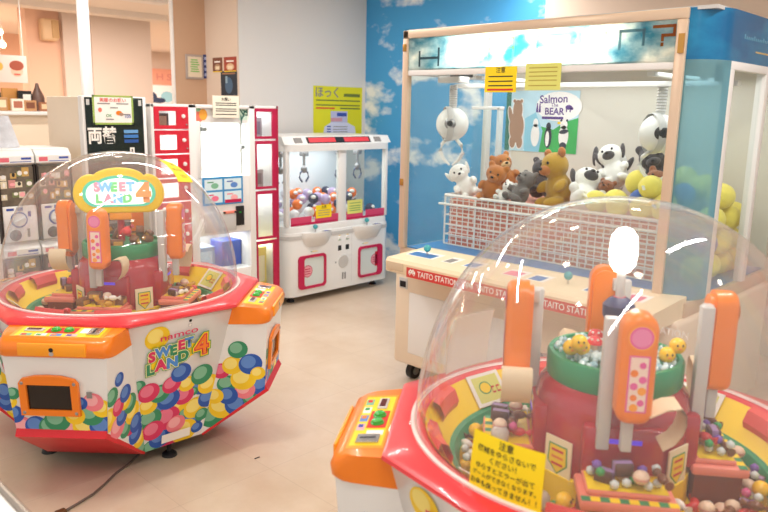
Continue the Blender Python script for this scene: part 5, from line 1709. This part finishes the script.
# pendant bulbs
warm = mat('warm_bulb', '#ffe0b8', 0.4, emit=20.0)
for (x, y, z, lab) in ((3.30, 10.0, 2.46, 'warm pendant bulb beside the wall speaker'), (3.50, 10.8, 2.37, 'warm pendant bulb, middle one of the shop'), (3.76, 11.3, 2.40, 'warm pendant bulb at the shop wall end'), (3.4, 11.4, 2.33, 'warm pendant bulb cut by the frame edge')):
    t = thing('pendant_lamp', lab, 'lamp', (x, y, z), 'pendant bulbs in the shop')
    b = B(); b.cyl((x, y, z + 0.05), (x, y, CEIL), 0.005, 0.005, white_mt, 6); obj('cord', b, t)
    b = B(); b.lathe([(0.015, 0.07), (0.03, 0.05), (0.032, 0.03)], white_mt, 12, Matrix.Translation((x, y, z))); obj('socket', b, t)
    b = B(); b.ball((x, y, z), 0.042, warm, 12, 8); obj('bulb', b, t)
# round-face sign, kept plain
M = NEGY(2.745, 8.0, 1.935)
b = B(); b.box(-0.17, 0.13, -0.135, 0.135, 0, 0.01, mat('sign_blush', '#f3cfc6', 0.6), 0, 1, M); sn = tag(obj('shop_sign', b), 'pale pink hanging shop sign with a brown and pink round emblem', 'sign')
b = B(); Mq = M @ Matrix.Translation((0, 0, 0.01))
b.ell(0.03, -0.02, 0.06, 0.055, mat('emblem_skin', '#f3b9a0', 0.6), Mq, 1); b.ell(0.03, 0.035, 0.07, 0.05, mat('emblem_brown', '#9a4a34', 0.6), Mq, 2); b.rect(0.0, 0.06, -0.06, -0.045, mat('emblem_red', '#d8574a', 0.6), Mq, 3); b.ell(-0.13, 0.02, 0.03, 0.04, mat('emblem_gold', '#dcae4a', 0.6), Mq, 1)
obj('emblem', b, sn, flat=True)
b = B()
for dx in (-0.12, 0.1):
    b.cyl((2.745 + dx, 7.995, 2.07), (2.745 + dx, 7.995, CEIL), 0.004, 0.004, white_mt, 6)
obj('hanger', b, sn)
# goods on the counter
def good(name, label, cat, bb):
    tag(obj(name, bb), label, cat)


cz = 1.532
for (x, w, h, m1, m2, nm, lab, cat) in ((2.12, 0.09, 0.11, '#b98a5c', '#e9d3b0', 'menu_card', 'tan menu card at the left of the shop counter', 'card'), (2.245, 0.10, 0.10, '#efe2cf', '#b06a52', 'menu_card', 'cream menu card in the middle of the shop counter', 'card'), (2.345, 0.10, 0.09, '#c08e62', '#7d4a33', 'menu_card', 'brown menu card by the black frame on the counter', 'card'), (2.47, 0.10, 0.075, '#a56a48', '#e2c29b', 'menu_card', 'low brown card at the right end of the counter', 'card')):
    b = B(); b.box(x - w / 2, x + w / 2, 6.50, 6.53, cz, cz + h, mat('card_' + m1[1:], m1, 0.6), 0.003, 1); b.rect(x - w * 0.35, x + w * 0.35, cz + h * 0.25, cz + h * 0.8, mat('card_' + m2[1:], m2, 0.6), NEGY(0, 6.4995, 0), 1); good(nm, lab, cat, b)
b = B(); b.box(2.31, 2.42, 6.66, 6.70, cz, cz + 0.17, black, 0.003, 1); b.rect(2.345, 2.41, cz + 0.02, cz + 0.14, paper, NEGY(0, 6.6595, 0), 1); good('black_frame', 'black framed white card standing on the shop counter', 'frame', b)
b = B(); b.lathe([(0, 0), (0.05, 0), (0.058, 0.04), (0.05, 0.13), (0.02, 0.2), (0.012, 0.235), (0, 0.24)], mat('jar_brown', '#6a4f46', 0.4, noise=0.5, scale=40), 18, Matrix.Translation((2.475, 6.68, cz))); good('brown_bag', 'dark patterned goods bag beside the black frame', 'bag', b)
b = B(); b.lathe([(0, 0), (0.025, 0), (0.028, 0.03), (0.028, 0.09), (0.012, 0.12), (0.01, 0.15), (0, 0.155)], mat('bottle_dark', '#2e2a2a', 0.3), 14, Matrix.Translation((2.17, 6.7, cz))); good('sauce_bottle', 'small dark sauce bottle on the shop counter', 'bottle', b)
b = B(); b.box(2.20, 2.33, 6.72, 6.76, cz, cz + 0.19, mat('crate_ochre', '#c58a45', 0.6, noise=0.2, scale=12), 0.006); good('ochre_box', 'ochre wooden box standing behind the counter cards', 'box', b)
b = B(); b.lathe([(0, 0), (0.03, 0), (0.05, 0.06), (0.055, 0.11), (0.04, 0.15), (0.02, 0.165), (0, 0.17)], mat('pot_grey', '#9a8d84', 0.5, noise=0.3, scale=20), 18, Matrix.Translation((2.515, 6.78, cz))); good('grey_pot', 'grey mottled pot at the right end of the counter', 'pot', b)


# ------------------------------------------------------------------ notices on the domes
dome_patch('dome_notice', NEARC, 0.4, 12, 172.5, 192.5, paper_y, 'yellow warning notice with black writing on the front dome', 'notice', [
    ('\u6ce8\u610f', 0.5, 0.88, 0.155, ink, 0.68),
    ('\u6a5f\u68b0\u3092\u3086\u3089\u3055\u306a\u3044\u3067', 0.5, 0.72, 0.125, ink, 0.72),
    ('\u304f\u3060\u3055\u3044\uff01', 0.5, 0.565, 0.125, ink, 0.72),
    ('\u3086\u3089\u3059\u3068\u30a8\u30e9\u30fc\u304c\u51fa\u3066', 0.5, 0.41, 0.115, ink, 0.72),
    ('\u30b2\u30fc\u30e0\u304c\u3067\u304d\u306a\u304f\u306a\u308a\u307e\u3059\u3002', 0.51, 0.265, 0.105, ink, 0.68),
    ('\u304a\u91d1\u3082\u623b\u3063\u3066\u304d\u307e\u305b\u3093\uff01\uff01', 0.51, 0.11, 0.12, ink, 0.68)])
dome_patch('dome_notice', FARC, 0, 0, 0, 0, paper_y, 'small yellow notice taped high on the rear dome', 'notice', [
    ('\u6ce8\u610f', 0.5, 0.8, 0.2, ink, 0.7), ('\u3086\u3089\u3055\u306a\u3044\u3067', 0.5, 0.5, 0.16, ink, 0.8), ('\u304f\u3060\u3055\u3044', 0.5, 0.22, 0.16, ink, 0.8)],
    quad=((53, 293), (51, 312), (65, 330), (70, 308)))

dome_patch('dome_sheet', NEARC, 2, 19, 76, 98, paper, 'plain white sheet stuck on the far side of the front dome', 'sheet', lift=-0.005)

# ------------------------------------------------------------------ prizes inside the pushers
def crystals(which, label):
    b = B()
    r_ = random.Random(5)
    m1, m2 = mat('crystal_ice', '#cfe4e6', 0.12), mat('crystal_blue', '#9fc4cf', 0.12)
    for i in range(230):
        a, r = r_.uniform(0, 2 * PI), 0.157 * math.sqrt(r_.random())
        p = on_pusher(which, r, math.degrees(a), 0.958 + 0.02 * r_.random() * (1.2 - r / 0.2))
        t = bmesh.new()
        bmesh.ops.create_icosphere(t, subdivisions=1, radius=1.0)
        s_ = r_.uniform(0.007, 0.013)
        X = Matrix.Translation(p) @ Matrix.Rotation(r_.uniform(0, 3), 4, Vector((r_.random(), r_.random(), 1))) @ Matrix.Diagonal((s_, s_ * 0.7, s_ * 1.2, 1))
        b.merge(t, m1 if r_.random() < 0.7 else m2, X)
    o = tag(obj('crystal_chips', b, flat=True), label, 'plastic crystals')
    o['kind'] = 'stuff'


crystals('near', 'clear plastic crystal chips heaped on the drum of the front machine')


def proto(kind):
    b = B()
    if kind == 'gem':
        t = bmesh.new(); bmesh.ops.create_icosphere(t, subdivisions=1, radius=0.013)
        b.merge(t, mat('gem_clear', '#d6dfdf', 0.1))
    elif kind == 'pink_gem':
        t = bmesh.new(); bmesh.ops.create_icosphere(t, subdivisions=1, radius=0.014)
        b.merge(t, mat('gem_pink', '#cf5a8e', 0.12))
    elif kind == 'violet_gem':
        t = bmesh.new(); bmesh.ops.create_icosphere(t, subdivisions=1, radius=0.014)
        b.merge(t, mat('gem_violet', '#7d55b0', 0.12))
    elif kind == 'green_gem':
        t = bmesh.new(); bmesh.ops.create_icosphere(t, subdivisions=1, radius=0.013)
        b.merge(t, mat('gem_green', '#3ea15c', 0.12))
    elif kind == 'yellow_ball':
        b.ball((0, 0, 0), 0.0215, mat('ball_yellow', '#f6c51c', 0.25, coat=0.3), 18, 12)
        for (dx, dz) in ((-0.007, 0.006), (0.007, 0.006)):
            b.ball((0.0195, dx, dz), (0.003, 0.0026, 0.0036), black, 8, 6)
        b.ball((0.021, 0, -0.002), (0.003, 0.005, 0.002), orange, 8, 6)
    elif kind == 'mushroom':
        b.lathe([(0, -0.02), (0.009, -0.019), (0.008, 0.0), (0.0, 0.001)], mat('mush_stem', '#f6ead4', 0.5), 14)
        b.lathe([(0, 0.02), (0.012, 0.017), (0.02, 0.007), (0.022, -0.001), (0.0, 0.0)], red_rim, 18)
        for k in range(6):
            a = k * PI / 3
            b.ball((0.015 * math.cos(a), 0.015 * math.sin(a), 0.0125), 0.0036, paper, 8, 6)
    elif kind == 'cream_ball':
        b.ball((0, 0, 0), (0.02, 0.02, 0.017), mat('candy_cream', '#e9cdb4', 0.4), 14, 10); b.lathe([(0.0195, -0.003), (0.0205, 0), (0.0195, 0.003)], mat('candy_rose', '#d99a92', 0.4), 16)
    elif kind in ('wrapped_red', 'wrapped_brown', 'wrapped_gold', 'wrapped_white'):
        m = {'wrapped_red': mat('wrap_red', '#d3343a', 0.25), 'wrapped_brown': mat('wrap_brown', '#7c4a31', 0.3), 'wrapped_gold': mat('wrap_gold', '#d9a63b', 0.25), 'wrapped_white': mat('wrap_white', '#efe9e2', 0.25)}[kind]
        b.ball((0, 0, 0), (0.02, 0.012, 0.012), m, 12, 8)
        for s_ in (-1, 1):
            b.cyl((s_ * 0.018, 0, 0), (s_ * 0.034, 0, 0), 0.003, 0.012, m, 8)
    elif kind == 'choc_box':
        b.box(-0.022, 0.022, -0.016, 0.016, -0.016, 0.016, mat('box_choc', '#5d3b33', 0.4), 0.002, 1); b.box(-0.0225, 0.0225, -0.008, 0.008, -0.0165, 0.0165, mat('box_lilac_band', '#a88ab6', 0.4))
    elif kind == 'snack_box':
        b.box(-0.03, 0.03, -0.018, 0.018, -0.016, 0.016, mat('box_snack', '#7b5030', 0.5, noise=0.5, scale=60), 0.002, 1); b.box(-0.022, 0.022, -0.0185, 0.0185, -0.01, 0.008, mat('box_snack_gold', '#d59f45', 0.5))
    elif kind == 'red_ball':
        b.ball((0, 0, 0), 0.022, red_rim, 16, 10)
    elif kind == 'clear_bag':
        t = bmesh.new(); bmesh.ops.create_icosphere(t, subdivisions=2, radius=0.028)
        r_ = random.Random(2)
        for v in t.verts:
            v.co *= r_.uniform(0.8, 1.1)
        b.merge(t, mat('bag_film', '#d8cfc8', 0.08, alpha=0.75))
    return obj(kind + '_prototype', b, None, 50)


KIND = {'gem': ('plastic_gem', 'clear plastic gem', 'gem'), 'pink_gem': ('plastic_gem', 'pink plastic gem', 'gem'), 'violet_gem': ('plastic_gem', 'violet plastic gem', 'gem'), 'green_gem': ('plastic_gem', 'green plastic gem', 'gem'), 'yellow_ball': ('yellow_ball', 'yellow ball with a tiny face', 'toy ball'), 'mushroom': ('toy_mushroom', 'red and white spotted toy mushroom', 'toy'), 'cream_ball': ('cream_candy', 'cream coloured ball candy', 'candy'), 'wrapped_red': ('wrapped_candy', 'red wrapped candy', 'candy'), 'wrapped_brown': ('wrapped_candy', 'brown wrapped candy', 'candy'), 'wrapped_gold': ('wrapped_candy', 'gold wrapped candy', 'candy'), 'wrapped_white': ('wrapped_candy', 'white wrapped candy', 'candy'), 'choc_box': ('chocolate_box', 'small dark chocolate box', 'box'), 'snack_box': ('snack_box', 'brown snack box', 'box'), 'red_ball': ('red_ball', 'shiny red ball', 'toy ball'), 'clear_bag': ('clear_bag', 'clear crinkled candy bag', 'bag')}
protos = {}


def put(kind, which, r, ang, z, where, rot=None):
    nm, lab, cat = KIND[kind]
    if kind not in protos:
        o = proto(kind)
        o.data.transform(Matrix.Translation(o.location - Vector((0, 0, 0))))
        protos[kind] = o
        o.name = nm
    else:
        o = protos[kind].copy()
        COL.objects.link(o)
        o.name = nm
    o.location = on_pusher(which, r, ang, z)
    o.rotation_euler = rot if rot is not None else (0, 0, rp.uniform(0, 6))
    mach = 'front' if which == 'near' else 'rear'
    return tag(o, '%s %s of the %s domed machine' % (lab, where, mach), cat, '%s %s, %s machine' % (nm.replace('_', ' ') + 's', where, mach))


rp = random.Random(21)
face_cam = lambda which: math.radians(-150) if which == 'near' else math.radians(-116)
# on the drum top
for (dx, dy, z) in ((-0.115, 0.07, 0.985), (-0.135, 0.035, 1.012), (-0.10, 0.045, 0.988), (0.02, -0.135, 0.985), (0.045, -0.15, 1.008)):
    p = Vector((dx, dy, 0)); r = p.length; a = math.degrees(math.atan2(dy, dx) - NEARR)
    put('yellow_ball', 'near', r, a, z, 'on the crystal heap', (0, 0, -2.4))
for (dx, dy, z) in ((-0.06, 0.03, 0.995), (0.0, 0.06, 0.995)):
    p = Vector((dx, dy, 0))
    put('mushroom', 'near', p.length, math.degrees(math.atan2(dy, dx) - NEARR), z, 'on the crystal heap')
# prize shelves and pits
def fill(which, kinds, n_pit, n_shelf, seed):
    global rp
    rp = random.Random(seed)
    taken = []
    def free(p, d):
        return all((p - q).length > d for q in taken)
    c = 0
    for _ in range(4000):
        if c >= n_pit:
            break
        ang = rp.uniform(0, 360)
        off = abs((ang + 45) % 90 - 45)
        r = rp.uniform(0.362, 0.398) if off < 22 else rp.uniform(0.245, 0.398)
        lay = rp.choice((0, 0, 1, 1, 2)) if r > 0.27 else 0
        p = on_pusher(which, r, ang, 0.603 + lay * 0.026)
        v = (p - (NEARC if which == 'near' else FARC)).normalized()
        if v.x * math.cos(face_cam(which)) + v.y * math.sin(face_cam(which)) < -0.55:
            continue
        if not free(p, 0.0285):
            continue
        taken.append(p)
        put(rp.choice(kinds), which, r, ang, p.z, 'in the prize pit')
        c += 1
    c = 0
    for _ in range(2000):
        if c >= n_shelf:
            break
        k = rp.randrange(4)
        y, x = rp.uniform(-0.085, 0.085), rp.uniform(0.24, 0.305)
        r, ang = math.hypot(x, y), math.degrees(math.atan2(y, x)) + 90 * k
        p = on_pusher(which, r, ang, 0.730 + rp.choice((0, 0, 0.024)))
        if not free(p, 0.030):
            continue
        taken.append(p)
        put(rp.choice(kinds), which, r, ang, p.z, 'on a prize shelf')
        c += 1


near_kinds = ['gem', 'gem', 'gem', 'pink_gem', 'violet_gem', 'green_gem', 'yellow_ball', 'cream_ball', 'wrapped_red', 'wrapped_white', 'wrapped_brown', 'choc_box', 'clear_bag']
far_kinds = ['wrapped_white', 'wrapped_brown', 'snack_box', 'snack_box', 'wrapped_gold', 'cream_ball', 'gem', 'red_ball', 'choc_box']
fill('near', near_kinds, 190, 64, 4)
fill('far', far_kinds, 100, 36, 9)
# snack boxes on the rear drum
for i in range(9):
    a = i * 40 + 10
    put('snack_box', 'far', 0.125, a, 0.972, 'on the drum', (0.2 * (i % 3), 0.9 if i % 2 else 0.1, i * 0.7))
for i in range(5):
    a = i * 72 + 40
    put('snack_box' if i % 2 else 'wrapped_red', 'far', 0.085, a, 1.005, 'on the drum', (0.1, 0.5, i * 1.1))
put('red_ball', 'far', 0.10, 35, 1.02, 'on the drum')

# ------------------------------------------------------------------ floor: cable, plug, scrap; the white cabinet at the frame's lower left
b = B()
cp_ = [(1.50, 3.05, 0.008), (1.43, 2.96, 0.008), (1.35, 2.905, 0.008), (1.28, 2.87, 0.008), (1.20, 2.81, 0.008), (1.13, 2.765, 0.008), (1.05, 2.735, 0.008), (0.99, 2.715, 0.008)]
b.tube(cp_, 0.0055, mat('cable_grey', '#6b5f57', 0.5), 8)
cb = tag(obj('power_cable', b), 'grey power cable running out from under the rear machine', 'cable')
b = B(); b.box(0.955, 0.995, 2.695, 2.725, 0.0, 0.022, mat('plug_brown', '#5f4026', 0.4), 0.005); obj('plug', b, cb)
b = B(); b.box(1.805, 1.832, 2.568, 2.574, 0.0, 0.003, black, 0, 1); tag(obj('floor_scrap', b), 'tiny dark scrap lying on the floor beside the rear machine', 'scrap')
wc = thing('counter_cabinet', 'white cabinet with metal edge at the lower left corner', 'cabinet', (0.1, 1.6, 0))
b = B(); b.box(-0.45, 0.488, 0.95, 2.35, 0.0, 0.695, white_pl, 0.006); obj('body', b, wc)
b = B(); b.tube([(-0.45, 2.352, 0.692), (0.47, 2.352, 0.692), (0.498, 2.33, 0.692), (0.498, 0.95, 0.692)], 0.010, mat('rail_grey', '#a79d92', 0.35, metal=0.5), 10); obj('edge_rail', b, wc)
